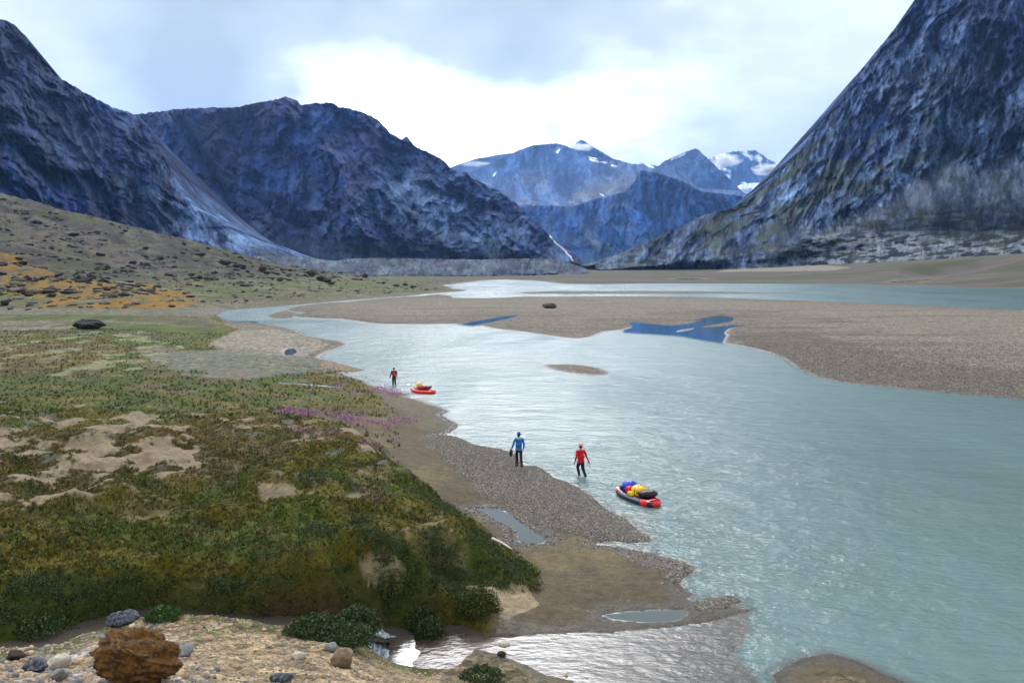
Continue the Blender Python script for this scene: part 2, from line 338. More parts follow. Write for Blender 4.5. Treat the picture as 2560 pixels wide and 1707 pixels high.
def ground_axes():
    Yv = [1.5]
    while Yv[-1] < 14000:
        y = Yv[-1]; rho = min(20500 / 2.5 * .5 / y ** 2, 42) + (105 if y < 1500 else 18) / y
        if y < 9: rho = 9
        Yv.append(y + 1 / rho)
    pxv = np.concatenate([np.arange(-900, -60, 14), np.arange(-60, 2620, 2.6), np.arange(2620, 3500, 14)])
    return np.array(Yv), pxv
def coarse(fn, PXa, Ya, step):
    r = np.unique(np.concatenate([np.arange(0, len(Ya), step), [len(Ya) - 1]])); c = np.unique(np.concatenate([np.arange(0, len(PXa), step), [len(PXa) - 1]]))
    Yc, Pc = np.meshgrid(Ya[r], PXa[c], indexing='ij'); v = fn(Pc, Yc)
    t = np.stack([np.interp(np.arange(len(PXa)), c, row) for row in v])
    i = np.searchsorted(r, np.arange(len(Ya)), side='right') - 1; i = np.clip(i, 0, len(r) - 2); f = (np.arange(len(Ya)) - r[i]) / (r[i + 1] - r[i])
    return t[i] * (1 - f[:, None]) + t[i + 1] * f[:, None]
YA, PA = ground_axes()
YG, PG = np.meshgrid(YA, PA, indexing='ij'); XG = (PG - CX) / F * YG
ZB = coarse(base_z, PA, YA, 6)
SD = coarse(lambda p, y: land_sd((p - CX) / F * y, y), PA, YA, 2)
BS = coarse(lambda p, y: bank_sd((p - CX) / F * y, y), PA, YA, 3)
ZG, SDR = heights(XG, YG, PG, ZB, SD, BS)
VX, VY = PG / S, (HZ + F * (H - ZG) / YG) / S     # where each point of the ground is seen; used to look up what grows there

C_GRAVEL = np.array((.200, .170, .135)); C_GRAVD = np.array((.118, .094, .074)); C_MUD = np.array((.128, .100, .064)); C_TAN = np.array((.36, .28, .185))
C_OLIVE = np.array((.125, .102, .016)); C_GREEN = np.array((.068, .090, .013)); C_DKG = np.array((.022, .045, .012)); C_RUST = np.array((.085, .050, .014))
C_OCHRE = np.array((.30, .155, .015)); C_LICH = np.array((.20, .20, .12)); C_ROCK = np.array((.055, .052, .058)); C_PINK = np.array((.25, .12, .17))
def area(poly, jit=6, seed=0, soft=0):
    jx = fbm(XG / 2.2, YG / 2.2, 3, 80 + seed) * jit * 2 * np.clip(30 / YG, .12, 1) * 2; jy = fbm(XG / 2.2, YG / 2.2, 3, 90 + seed) * jit * np.clip(30 / YG, .12, 1) * 2
    lf = fbm(XG / 14, YG / 14, 2, 70 + seed); return inside(VX + jx * 2, VY + jy + lf * jit * np.clip(60 / YG, .2, 1), poly).astype(float)
_YC = np.interp(PG, [c[0] * S for c in CREEK], [c[1] for c in CREEKW]); NEARSIDE = (YG < _YC) | (PG > 1120); FARSIDE = (~NEARSIDE) & (YG < 30) & (PG < 1060)
def paint_ground():
    X, Y = XG, YG
    fine = fbm(X / .8, Y / .8, 4, 101); mid = fbm(X / 4, Y / 4, 4, 102); big = fbm(X / 22, Y / 30, 3, 103)
    vb = fbm(X / 60, Y / 110, 4, 104)
    c = np.ones(X.shape + (3,)) * C_GRAVEL
    left = (VX < 520 + 0 * Y) | (PG < 900)
    # --- the bars: paler where dry and high, browner towards the river
    c = mixc(c, C_GRAVD, sst(26, 2, SD) * .35 * (Y > 60)); c = mixc(c, C_GRAVD, area([(1660,770),(1850,760),(2100,830),(2352,850),(3400,900),(3400,1400),(2352,925),(1880,872)], 10, 1) * .75)
    c = c * (1 + .10 * mid + .10 * big)[..., None]
    rill = area([(1480,715),(1640,705),(1800,715),(2050,745),(1960,800),(1780,800),(1670,780),(1690,745),(1600,735),(1500,742)], 8, 40) * (Y > 40); c = mixc(c, C_GRAVD * .8, sst(.05, .28, fbm(X / 16, Y / 2.6, 4, 195)) * rill * .75)
    c = mixc(c, C_GRAVD * .85, sst(.12, .32, fbm(X / 30, Y / 7, 4, 196)) * .45 * (Y > 60))
    # --- beach of the near shore
    nb = (Y < 75) & ((PG < 2000) | (Y < 30)); beach = nb.astype(float)
    mud = C_MUD * (1 + .25 * mid + .2 * fine)[..., None]; c = np.where(beach[..., None] > 0, mud, c)
    c = mixc(c, (.19, .145, .075), sst(.05, .35, mid + .3 * big) * beach * .6)
    gb = area([(960,1000),(1060,1004),(1170,1037),(1250,1075),(1400,1165),(1505,1243),(1380,1243),(1250,1205),(1130,1130),(1050,1060)], 8, 2)
    gb = np.maximum(gb, area([(1500,1272),(1595,1300),(1590,1325),(1530,1322),(1400,1262),(1360,1254)], 4, 3)); gb = np.maximum(gb, area([(1590,1375),(1700,1368),(1700,1385),(1620,1405),(1570,1395)], 4, 4))
    gb = np.maximum(gb, area([(850,885),(940,905),(1010,930),(1060,975),(990,995),(930,950),(860,905)], 4, 5) * .6)
    c = mixc(c, C_GRAVEL * .8, gb * .8)
    c = mixc(c, C_TAN * .95, area([(1050,1345),(1130,1330),(1215,1345),(1235,1385),(1170,1420),(1130,1410),(1085,1372)], 4, 6) * .85)
    c = mixc(c, C_TAN * .55, area([(860,1425),(1150,1420),(1250,1430),(1300,1450),(1050,1450)], 3, 6) * .6)
    # --- plain on the left and grassy bank
    plain_ = area([(-900,690),(500,722),(520,748),(560,760),(470,795),(610,818),(730,822),(850,885),(900,960),(640,940),(700,1000),(830,1010),(900,1060),(960,1120),(1060,1180),(1160,1245),(1225,1300),(1228,1340),(1060,1345),(1150,1410),(1060,1448),(-900,1520)], 5, 7)
    bankm = sst(-.15, .35, BS + .5 * fbm(X / 1.2, Y / 1.2, 3, 120)) * (Y < 60)
    veg = np.maximum(plain_ * sst(-.55, -.15, mid + .5 * big), bankm)
    g = mixc(np.ones(c.shape) * C_OLIVE, C_GREEN, sst(-.1, .25, mid)); g = mixc(g, C_RUST, sst(.05, .4, big + .4 * fine) * .75); g = mixc(g, C_DKG, sst(.0, .35, fbm(X / 2.2, Y / 1.5, 4, 130)) * .6)
    g = mixc(g, C_DKG, area([(0,1340),(400,1320),(800,1300),(1000,1250),(1130,1400),(800,1425),(0,1480)], 14, 8) * .4)
    g = g * (1 + .35 * fine)[..., None]
    rg_ = .30 * fbm(X / .45, Y / .32, 3, 141); bare = sst(.04, .34, fbm(X / 2.6, Y / 2.2, 5, 140) + .25 * big + rg_)
    tanp = area([(-300,960),(200,945),(470,930),(430,1010),(520,1050),(360,1110),(200,1140),(120,1175),(-300,1170)], 16, 9)
    tan2 = area([(520,960),(830,960),(900,1040),(860,1050),(700,1010),(560,1020)], 12, 10)
    tan3 = area([(560,1110),(860,1130),(950,1160),(900,1230),(780,1180),(600,1150)], 12, 11)
    b = np.clip(bare * .35 + bare * .9 * tanp + sst(-.10, .2, fbm(X / 2.6, Y / 2.2, 5, 140) + rg_) * tanp * .7 + tan2 * bare + tan3 * bare, 0, 1) * (Y < 60)
    b = b * (1 - area([(-300,1200),(760,1220),(900,1300),(1130,1400),(800,1425),(-300,1490)], 14, 12) * .85)
    g = mixc(g, C_TAN * (.9 + .2 * fine)[..., None] * .82, b)
    g = mixc(g, (.13, .125, .12), sst(.2, .34, fbm(X / 1.8, Y / 1.6, 4, 150)) * .7 * (b < .3) * (Y < 75) * sst(1150, 1050, VY))
    c = mixc(c, g, veg)
    c = mixc(c, (.085, .042, .022), area([(785,1325),(1060,1335),(1130,1380),(1090,1405),(800,1400)], 8, 29) * .2 * sst(-.2, .1, mid)); c = mixc(c, C_TAN * .95, area([(822,1290),(850,1268),(915,1270),(948,1300),(945,1335),(900,1345),(835,1340)], 5, 30) * .85)
    # beach-side pale sand, grey stony flat
    c = mixc(c, (.27, .235, .185), area([(480,790),(545,757),(640,757),(720,778),(760,790),(700,818),(560,815)], 3, 13) * .8)
    st = area([(320,812),(560,800),(760,828),(790,850),(560,870),(430,865),(380,840)], 7, 14); c = mixc(c, np.array((.17, .165, .14)) * (1 + .8 * fbm(X / .7, Y / .7, 3, 160))[..., None], st * .7)
    # far plain: strips of turf, ochre moss, pale lichen
    LB = area([(-1500,300),(1130,300),(1100,668),(1036,672),(869,685),(650,704),(503,716),(470,740),(520,760),(440,790),(330,830),(-1500,900)], 2, 33); fp = sst(75, 100, Y) * LB * (PG < 1130) * (SD > 0); strips = fbm(X / 55, Y / 16, 4, 170)
    f = np.ones(c.shape) * np.array((.105, .095, .045)); f = mixc(f, C_GREEN * 1.1, sst(-.05, .2, strips)); f = mixc(f, (.17, .15, .11), sst(.08, .3, fbm(X / 30, Y / 12, 4, 171)) * .8)
    f = mixc(f, C_RUST, sst(.15, .35, fbm(X / 20, Y / 25, 4, 172)) * .5)
    f = f * (1 + .55 * fbm(X / 3.5, Y / 9, 4, 190) + .3 * mid)[..., None]; f = mixc(f, (.035, .035, .03), sst(.18, .3, fbm(X / 2.4, Y / 6, 4, 191)) * .7)
    c = mixc(c, f, fp * sst(0, 6, SD))
    c = mixc(c, (.20, .185, .165), area([(-900,706),(200,708),(500,707),(560,714),(500,730),(300,722),(-900,722)], 4, 15) * fp * .5)
    ora = area([(-900,560),(30,580),(130,630),(210,645),(330,650),(430,672),(470,694),(400,709),(90,709),(110,690),(0,672),(-900,650)], 5, 16) * sst(-.32, -.05, fbm(X / 14, Y / 22, 4, 173))
    c = mixc(c, C_OCHRE * .72 * (1 + .5 * mid + .7 * fbm(X / 2.2, Y / 5, 4, 192))[..., None], ora * sst(-.6, -.05, fbm(X / 4, Y / 8, 4, 193)) * .9)
    pl = sst(.05, .2, fbm(X / 2.5, Y / 5, 4, 174)) * area([(-200,770),(330,760),(420,800),(280,870),(-200,900)], 8, 17); c = mixc(c, C_LICH * 1.4, pl * .6)
    c = mixc(c, (.13, .075, .02), area([(-200,765),(250,770),(330,800),(150,850),(-200,845)], 10, 27) * sst(-.05, .15, mid) * .7)
    c = mixc(c, C_GREEN * .8, area([(-300,850),(450,855),(640,900),(620,955),(300,945),(-300,975)], 12, 28) * sst(-.25, 0, mid) * .7)
    # boulder slope
    hl = np.clip((ZG - 3) / 9, 0, 1) * (Y > 120) * (PG < 1300)
    h = np.ones(c.shape) * np.array((.056, .043, .030)); h = mixc(h, C_LICH * .55, sst(.02, .2, fbm(X / 12, Y / 26, 5, 175))); h = mixc(h, (.125, .10, .08), area([(-200,440),(200,530),(400,610),(440,650),(150,590),(-200,500)], 10, 18) * .75)
    h = h * .82; h = mixc(h, C_ROCK * .4, sst(.04, .16, fbm(X / 7, Y / 12, 5, 176))); h = mixc(h, C_GREEN * .7, sst(.12, .3, fbm(X / 30, Y / 45, 4, 177)) * .6)
    c = mixc(c, h, sst(.1, .6, hl) * (1 - ora * .8))
    # far side flats, right of the river
    fr = (Y > 330) & (PG > 1080) & (SD > 0); f = np.ones(c.shape) * np.array((.105, .088, .072)) * (1 + .5 * fbm(X / 24, Y / 14, 4, 197))[..., None]; s2 = fbm(X / 160, Y / 60, 5, 178)
    f = mixc(f, (.072, .072, .035), sst(-.08, .14, s2)); f = mixc(f, C_PINK * .6, sst(.2, .34, fbm(X / 120, Y / 50, 4, 179)) * .5)
    c = mixc(c, f, fr * sst(0, 14, SD) * (VY < 662)); c = mixc(c, (.25, .215, .165), area([(1640,625),(1760,600),(1830,603),(1960,615),(1900,622)], 2, 19) * .8)
    # foreground slope
    fg = sst(24.5, 22.5, Y + fbm(X / 1.5, Y / 1.5, 3, 180) * 1.5) * (BS < 0) * (ZB > .55) * (PG < 1560) * NEARSIDE
    D_, Z_ = creek_dz(np.where(Y < 34, X, 1e3), Y)
    s = np.ones(c.shape) * np.array((.34, .255, .155)); s = mixc(s, (.30, .22, .14), sst(0, .3, mid)); s = mixc(s, (.33, .31, .29), sst(-.1, .2, fbm(X / 1.4, Y / 1.4, 3, 182)) * sst(520, 300, VX) * .85); s = s * (1 + .35 * fbm(X / .16, Y / .16, 3, 183))[..., None]
    s = mixc(s, C_GREEN, sst(.2, .32, fbm(X / 1.1, Y / .9, 4, 184)) * .6 * sst(1530, 1460, VY))
    c = mixc(c, s, fg)
    c = mixc(c, C_GREEN * .6, FARSIDE * sst(.6, .2, BS) * .85)
    tur = sst(2.2, 1.2, D_ + .7 * fbm(X / .8, Y / .8, 3, 185)) * (PG < 1080) * (Y > 15); c = mixc(c, C_GREEN * .75, tur * .8 * (BS < .2))
    c = mixc(c, (.075, .040, .022), sst(.85, .5, D_ + .3 * mid) * (Y < 34))
    c = mixc(c, (.20, .155, .09), area([(1060,1520),(1090,1500),(1150,1503),(1330,1568),(1330,1640),(1010,1640),(1010,1540)], 3, 20) * .8)
    # wet margin
    wet = sst(.9, .05, SDR) * (SDR > -3) * (Y < 140) * (BS < 0)
    c = c * (1 - .42 * wet)[..., None]
    bed = SDR < 0; c = mixc(c, (.10, .075, .055), bed * .8)
    lum = c.mean(-1, keepdims=True); c = (lum + (c - lum) * 1.08) * .84
    return np.clip(c, .004, .8), wet
GC, WET = paint_ground()
m_ground = tinted('ground', 3.2, .38, 2.2, .28, rough=.95, bstr=.75, wet=True)
def refine_ground():
    # pebble-sized relief and stones of different colours, for the gravels
    m = m_ground; nt = m.node_tree; b = nt.nodes['Principled BSDF']; tc = [n for n in nt.nodes if n.type == 'TEX_COORD'][0]
    v = nt.nodes.new('ShaderNodeTexVoronoi'); v.inputs['Scale'].default_value = 9; nt.links.new(tc.outputs['Object'], v.inputs[0])
    v2 = nt.nodes.new('ShaderNodeTexVoronoi'); v2.inputs['Scale'].default_value = 2.3; nt.links.new(tc.outputs['Object'], v2.inputs[0])
    def scal(v_):
        s = nt.nodes.new('ShaderNodeSeparateColor'); nt.links.new(v_.outputs['Color'], s.inputs[0]); mr = nt.nodes.new('ShaderNodeMapRange'); mr.inputs[3].default_value = .55; mr.inputs[4].default_value = 1.5; nt.links.new(s.outputs[0], mr.inputs[0]); return mr.outputs[0]
    mul = nt.nodes.new('ShaderNodeMath'); mul.operation = 'MULTIPLY'; nt.links.new(scal(v), mul.inputs[0]); nt.links.new(scal(v2), mul.inputs[1])
    gr = nt.nodes.new('ShaderNodeAttribute'); gr.attribute_name = 'grain'
    mx = nt.nodes.new('ShaderNodeMix'); nt.links.new(gr.outputs[2], mx.inputs[0]); mx.inputs[2].default_value = 1.0; nt.links.new(mul.outputs[0], mx.inputs[3])
    src = b.inputs['Base Color'].links[0].from_socket; sc = nt.nodes.new('ShaderNodeVectorMath'); sc.operation = 'SCALE'; nt.links.new(src, sc.inputs[0]); nt.links.new(mx.outputs[0], sc.inputs[3])
    nt.links.new(sc.outputs[0], b.inputs['Base Color'])
    bp = nt.nodes.new('ShaderNodeBump'); bp.inputs['Distance'].default_value = .05; bp.invert = True; nt.links.new(v.outputs[0], bp.inputs['Height']); nt.links.new(gr.outputs[2], bp.inputs['Strength'])
    nt.links.new(b.inputs['Normal'].links[0].from_socket, bp.inputs['Normal']); nt.links.new(bp.outputs[0], b.inputs['Normal'])
refine_ground()
ground = link_mesh('ground', np.stack([XG, YG, ZG], -1).reshape(-1, 3), grid_faces(len(YA), len(PA)), m_ground)
set_col(ground, GC); tag(ground, kind='structure')
a_ = ground.data.attributes.new('wet', 'FLOAT', 'POINT'); a_.data.foreach_set('value', WET.ravel().astype(np.float32))
GRAIN = np.clip((GC.sum(-1) / 3 > .085) * 1.0 * (BS < 0), 0, 1) * np.where((PG < 2000) & (YG < 75) & (YG > 22), .22, 1.0); a_ = ground.data.attributes.new('grain', 'FLOAT', 'POINT'); a_.data.foreach_set('value', GRAIN.ravel().astype(np.float32))
def ground_z(x, y):                               # scalar or array lookup in the ground sheet
    px = CX + F * np.asarray(x, float) / np.asarray(y, float); fy = np.interp(y, YA, np.arange(len(YA))); fx = np.interp(px, PA, np.arange(len(PA)))
    i = np.clip(fy.astype(int), 0, len(YA) - 2); j = np.clip(fx.astype(int), 0, len(PA) - 2); a = fy - i; b = fx - j
    return (ZG[i, j] * (1 - a) + ZG[i + 1, j] * a) * (1 - b) + (ZG[i, j + 1] * (1 - a) + ZG[i + 1, j + 1] * a) * b
def on_ground(vx, vy, first=0.0):                 # the ground point seen at (vx, vy): march along the ray of sight
    px = vx * S; k = (HZ - vy * S) / F; ys = np.exp(np.linspace(math.log(6), math.log(2500), 2500)); zr = H + k * ys; zg = ground_z((px - CX) / F * ys, ys)
    i = int(np.argmax(zr < zg)); y = ys[i] if zr[i] < zg[i] else 2000.0
    return Vector(((px - CX) / F * y, y, float(ground_z((px - CX) / F * y, np.array([y]))[0])))

# ------------------------------------------------------------------ water
def water_mat(name, base, base2, rough, chop, small):
    t = NT(name); att = t.attr('murk', 2)
    n = t.noise(.05, 4, stretch=(1, .35, 1)); n2 = t.noise(.6, 4, stretch=(1, .6, 1))
    teal = t.mix(t.rng(n, .35, .65, 0, 1), base, tuple(q * .82 for q in base))
    brown = t.mix(t.rng(n2, .35, .65, 0, 1), base2, tuple(q * .55 for q in base2))
    t.lk(t.mix(t.attr('clear', 2), t.mix(att, brown, teal), (.05, .13, .25)), t.b.inputs['Base Color']); t.b.inputs['IOR'].default_value = 1.333  # pools: blue of the mirrored mountains painted into the base colour
    calm = t.attr('calm', 2); t.lk(t.rng(calm, .3, 1.0, rough, .04), t.b.inputs['Roughness'])
    h1 = t.noise(1.15, 5, stretch=(.62, 1.25, 1), rot=(0, 0, .22), rough=.62, dist=.5); h2 = t.noise(.28, 3, stretch=(.7, 1.3, 1), rot=(0, 0, -.1)); h3 = t.noise(4.5, 3, stretch=(.6, 1.2, 1), rot=(0, 0, .1))
    hh = t.mth('ADD', t.mth('ADD', t.mth('MULTIPLY', h1, 1.0), t.mth('MULTIPLY', h2, 1.6)), t.mth('MULTIPLY', h3, small))
    bn = t.n.new('ShaderNodeBump'); bn.inputs['Distance'].default_value = chop; t.lk(hh, bn.inputs['Height']); slick = t.rng(t.noise(.045, 5, stretch=(.9, .35, 1), rot=(0, 0, .5), dist=1.2), .35, .65, .30, 1.0); t.lk(t.mth('MULTIPLY', t.mth('MULTIPLY', slick, t.rng(att, .1, .9, .36, .62)), t.mth('SUBTRACT', 1.0, calm, True)), bn.inputs['Strength'])
    t.lk(bn.outputs[0], t.b.inputs['Normal']); return t.m
m_water = water_mat('river_water', (.125, .190, .185), (.075, .050, .036), .22, .42, .55)
MOUTH = [(1000,1440),(1160,1450),(1420,1442),(1600,1428),(1700,1405),(1730,1440),(1690,1500),(1760,1580),(1700,1760),(1000,1760),(900,1500)]
POOLS = [[(1440,738),(1700,715),(1730,745),(1665,775),(1660,790),(1560,772),(1430,764)],[(1050,745),(1200,718),(1200,732),(1085,749)],[(500,739),(590,738),(590,747),(500,748)]] + PUDDLES
def water_sheet(name, keep, ys, ps, calm_all=None):
    Yw, Pw = np.meshgrid(ys, ps, indexing='ij'); Xw = (Pw - CX) / F * Yw
    vx, vy = Pw / S, (HZ + F * H / Yw) / S
    sd = land_sd(Xw, Yw); jx = fbm(Xw / 2, Yw / 2, 3, 200) * 16; jy = fbm(Xw / 2, Yw / 2, 3, 201) * 12
    mdist = dist_poly(vx + jx, vy + jy, MOUTH); mouth = np.where(inside(vx + jx, vy + jy, MOUTH), mdist, -mdist)
    murk = 1 - sst(-14, 16, mouth) * .92; murk = murk * (.35 + .65 * sst(0, -.5, sd))
    calm = np.zeros(Xw.shape)
    for p in POOLS:
        d = dist_poly(vx, vy, p); calm = np.maximum(calm, sst(-4, 2, np.where(inside(vx, vy, p), d, -d)))
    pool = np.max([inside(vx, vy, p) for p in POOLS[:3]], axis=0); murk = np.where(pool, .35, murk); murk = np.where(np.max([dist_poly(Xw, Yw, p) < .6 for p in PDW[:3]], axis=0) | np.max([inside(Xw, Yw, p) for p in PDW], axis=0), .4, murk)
    calm = np.clip(calm * .97, 0, .97); calm = np.maximum(calm, .28 * sst(-6, 8, mouth))
    k = keep(Xw, Yw, sd); F4 = grid_faces(len(ys), len(ps)); kk = k.ravel()[F4].any(1); F4 = F4[kk]
    used = np.unique(F4); mp = np.full(Xw.size, -1); mp[used] = np.arange(len(used))
    zz = wave_z(Xw, Yw, sd, calm)
    o = link_mesh(name, np.stack([Xw, Yw, zz], -1).reshape(-1, 3)[used], mp[F4], m_water)
    for nm, arr in (('murk', murk), ('calm', calm), ('clear', pool * 1.0)):  # clear: mask of the pools whose blue reflection is painted in
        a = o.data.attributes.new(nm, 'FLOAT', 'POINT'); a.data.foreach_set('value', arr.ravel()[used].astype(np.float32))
    return tag(o, kind='structure')
def wave_z(X, Y, sd, calm):
    a = sst(0, -2.5, sd) * sst(130, 60, Y) * (1 - calm)
    return a * (fbm(X / 2.1 + .2 * Y, Y / 1.1, 3, 210) * .045 + fbm(X / .7, Y / .38, 2, 211) * .014)
pudd = lambda X, Y: np.max([dist_poly(X, Y, p) < .3 for p in PDW] + [inside(X, Y, p) for p in PDW], axis=0)
def build_water():
    Yw = [8.0]
    while Yw[-1] < 900: y = Yw[-1]; Yw.append(y + 1 / (min(20500 / 2.5 * .45 / y ** 2, 20) + 22 / y))
    water_sheet('river', lambda X, Y, sd: (sd < np.clip(Y / 60, .6, 6)) & ~pudd(X, Y), np.array(Yw), np.concatenate([np.arange(-60, 2620, 4.0), np.arange(2620, 3500, 20)]))
    for i, p in enumerate(PUDDLES):
        xs = [q[0] for q in PDW[i]]; ys = [q[1] for q in PDW[i]]; m = .5 if i < 3 else 3
        y0, y1 = min(ys) - m, max(ys) + m; pa = min(q[0] for q in p) * S - 25; pb = max(q[0] for q in p) * S + 25
        water_sheet('puddle', lambda X, Y, sd: pudd(X, Y), np.linspace(y0, y1, 50), np.linspace(pa, pb, 60))
build_water()

# ------------------------------------------------------------------ mountains
def rock_mat(name, fine, bump_sc, bump_d, rot, stretch, dark=(.36, .42, .56), light=(1.65, 1.6, 1.5), sheen=.3):
    t = NT(name); a = t.attr('tint'); wv = t.attr('wall', 1); rot = (0, 0, rot[1]); stretch = (stretch[0], stretch[2], 1)
    n = t.noise(fine, 8, vec=wv, rough=.80, stretch=stretch, rot=rot, dist=.5); n2 = t.noise(fine * .22, 5, vec=wv, rough=.6, rot=rot, stretch=stretch)
    k = t.mix(t.rng(n, .44, .57, 0, 1), dark, light); c = t.mix(1.0, a, k, 'MULTIPLY')
    sf = t.attr('soft', 2); k = t.mix(t.mth('MULTIPLY', sf, .72), k, (1., 1., 1.)); c = t.mix(1.0, a, k, 'MULTIPLY')
    c = t.mix(t.rng(n2, .45, .7, 0, .45), c, t.mix(1.0, c, (1.3, 1.0, .95), 'MULTIPLY'))
    t.lk(c, t.b.inputs['Base Color']); t.b.inputs['Roughness'].default_value = .9; t.b.inputs['Specular IOR Level'].default_value = .12
    def vor(sc, feat, st, rz):
        v = t.n.new('ShaderNodeTexVoronoi'); v.feature = feat; v.inputs['Scale'].default_value = sc; mp = t.n.new('ShaderNodeMapping'); mp.inputs['Scale'].default_value = st; mp.inputs['Rotation'].default_value = (0, 0, rz)
        nz = t.n.new('ShaderNodeTexNoise'); nz.inputs['Scale'].default_value = sc * .8; nz.inputs['Detail'].default_value = 5; t.lk(wv, nz.inputs['Vector']); md = t.n.new('ShaderNodeVectorMath'); md.operation = 'MULTIPLY_ADD'; t.lk(nz.outputs['Color'], md.inputs[0]); md.inputs[1].default_value = (1.1 / sc,) * 3; t.lk(wv, md.inputs[2])
        t.lk(md.outputs[0], mp.inputs[0]); t.lk(mp.outputs[0], v.inputs['Vector']); return v
    v1 = vor(bump_sc * .9, 'F1', (1, stretch[1] * .8, 1), rot[2]); v2 = vor(bump_sc * 2.6, 'F1', (1, stretch[1], 1), rot[2] * 1.2)
    facet = t.mix(.5, v1.outputs['Color'], v2.outputs['Color']); sg = t.n.new('ShaderNodeSeparateColor'); t.lk(facet, sg.inputs[0])
    c = t.mix(1.0, c, t.mix(t.rng(sg.outputs[0], .3, .75, 0, 1), (.70, .73, .80), (1.35, 1.32, 1.28)), 'MULTIPLY'); t.lk(c, t.b.inputs['Base Color'])
    h = t.noise(bump_sc, 9, vec=wv, rough=.72, stretch=stretch, rot=rot, dist=.4); hs = t.mth('ADD', t.mth('MULTIPLY', h, 1.3), t.mth('ADD', t.mth('MULTIPLY', v1.outputs['Distance'], -.55), t.mth('MULTIPLY', v2.outputs['Distance'], -.25)))
    t.lk(t.bump(hs, 1.0, bump_d), t.b.inputs['Normal']); return t.m
def interp_pts(pts, x):
    p = np.array(sorted(pts)); return np.interp(x, p[:, 0], p[:, 1])
def mountain(name, sil, base, ynear, yfar, sh, step, rows, relief, colour, mat, jag=1.5, back=900., seed=0):
    """sil/base: outline in 2560 px picture units; ynear/yfar: depth of foot and crest; sh(t, px): how depth grows with height; relief(x, z, t, px, py): metres of depth"""
    px = np.arange(min(p[0] for p in sil), max(p[0] for p in sil) + 1e-6, step)
    yr = interp_pts(sil, px); yb = interp_pts(base, px); yr = np.minimum(yr, yb - .5)
    hgt = yb - yr
    yr = yr - np.clip(hgt / 60, 0, 1) * (fbm(px / 9, px * 0, 4, 300 + seed) * jag * 2.2 + np.abs(fbm(px / 2.8, px * 0 + 3, 3, 310 + seed)) * jag)
    Yn = interp_pts(ynear, px); Yf = interp_pts(yfar, px)
    t = (np.linspace(0, 1, rows) ** 1.25)[:, None]
    PXm = np.broadcast_to(px, (rows, len(px))); PYm = yb + (yr - yb) * t
    D = Yn + (Yf - Yn) * sh(t, PXm, PYm)
    Dm = float((Yn.mean() + Yf.mean()) / 2); wx_ = (PXm - CX) / F * Dm; wz_ = (HZ - PYm) / F * Dm      # flat coordinates of the face
    D = D + relief(wx_, wz_, t + 0 * PXm, PXm, PYm) * sst(0, .22, t) * np.clip(hgt / 40, 0, 1)
    D = np.maximum(D, Yn * .8)
    x = (PXm - CX) / F * D; z = H + (HZ - PYm) / F * D
    C = colour(wx_, wz_, t + 0 * PXm, PXm, PYm, D)
    V = [np.stack([x, D, z], -1)]; CC = [C]; WW = [np.stack([wx_, wz_, 0 * wx_], -1)]
    for k in (.15, .35, .6, .8, 1.0):                # the far side falls away behind the crest
        V.append(np.stack([x[-1], D[-1] + back * k, z[-1] * (1 - k) + 0 * k], -1)[None]); CC.append(C[-1:]); WW.append(np.stack([wx_[-1], wz_[-1] + 600 * k, 0 * wx_[-1]], -1)[None])
    V = np.concatenate(V); CC = np.concatenate(CC)
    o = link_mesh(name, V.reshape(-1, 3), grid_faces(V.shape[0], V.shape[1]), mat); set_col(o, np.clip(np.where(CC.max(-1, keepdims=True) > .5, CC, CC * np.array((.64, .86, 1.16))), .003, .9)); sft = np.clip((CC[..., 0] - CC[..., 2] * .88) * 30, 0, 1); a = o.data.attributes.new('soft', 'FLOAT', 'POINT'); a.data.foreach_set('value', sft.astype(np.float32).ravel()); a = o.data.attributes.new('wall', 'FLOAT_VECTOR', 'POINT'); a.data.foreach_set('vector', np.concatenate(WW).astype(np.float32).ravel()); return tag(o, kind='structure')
def rotn(x, z, ang):
    a = math.radians(ang); return x * math.cos(a) + z * math.sin(a), -x * math.sin(a) + z * math.cos(a)
def crags(x, z, L, ang, an=3.0, seed=0, oct=6):
    """blocky gullied relief whose ribs run at ang degrees from vertical"""
    wx = fbm(x / L, z / L, 3, seed + 5) * L * .45; wz = fbm(x / L + 7, z / L, 3, seed + 6) * L * .45
    u, v = rotn(x + wx, z + wz, ang)
    return ridged(u / L, v / (L * an), oct, seed, .58)
def P_(*a): return [(x * S, y * S) for x, y in a]

# colours
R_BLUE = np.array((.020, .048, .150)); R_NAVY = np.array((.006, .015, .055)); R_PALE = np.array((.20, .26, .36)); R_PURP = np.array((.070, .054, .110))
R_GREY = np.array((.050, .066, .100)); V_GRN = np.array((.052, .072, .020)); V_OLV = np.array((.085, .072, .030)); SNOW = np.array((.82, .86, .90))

m_rockA = rock_mat('rock_left', .028, .05, 16., (0, .66, 0), (1, .3, .70))
m_rockB = rock_mat('rock_mid', .018, .035, 24., (0, .5, 0), (1, .3, .8))
m_rockC = rock_mat('rock_far', .008, .014, 26., (0, .15, 0), (1, .3, .72))
m_rockR = rock_mat('rock_right', .05, .08, 11., (0, -.32, 0), (1, .3, .45), dark=(.28, .34, .46), light=(2.0, 1.9, 1.75))

m_moraine = rock_mat('moraine_rubble', .12, .2, 3., (0, 0, 0), (1, 1, 1), dark=(.5, .5, .55), light=(1.5, 1.5, 1.45))

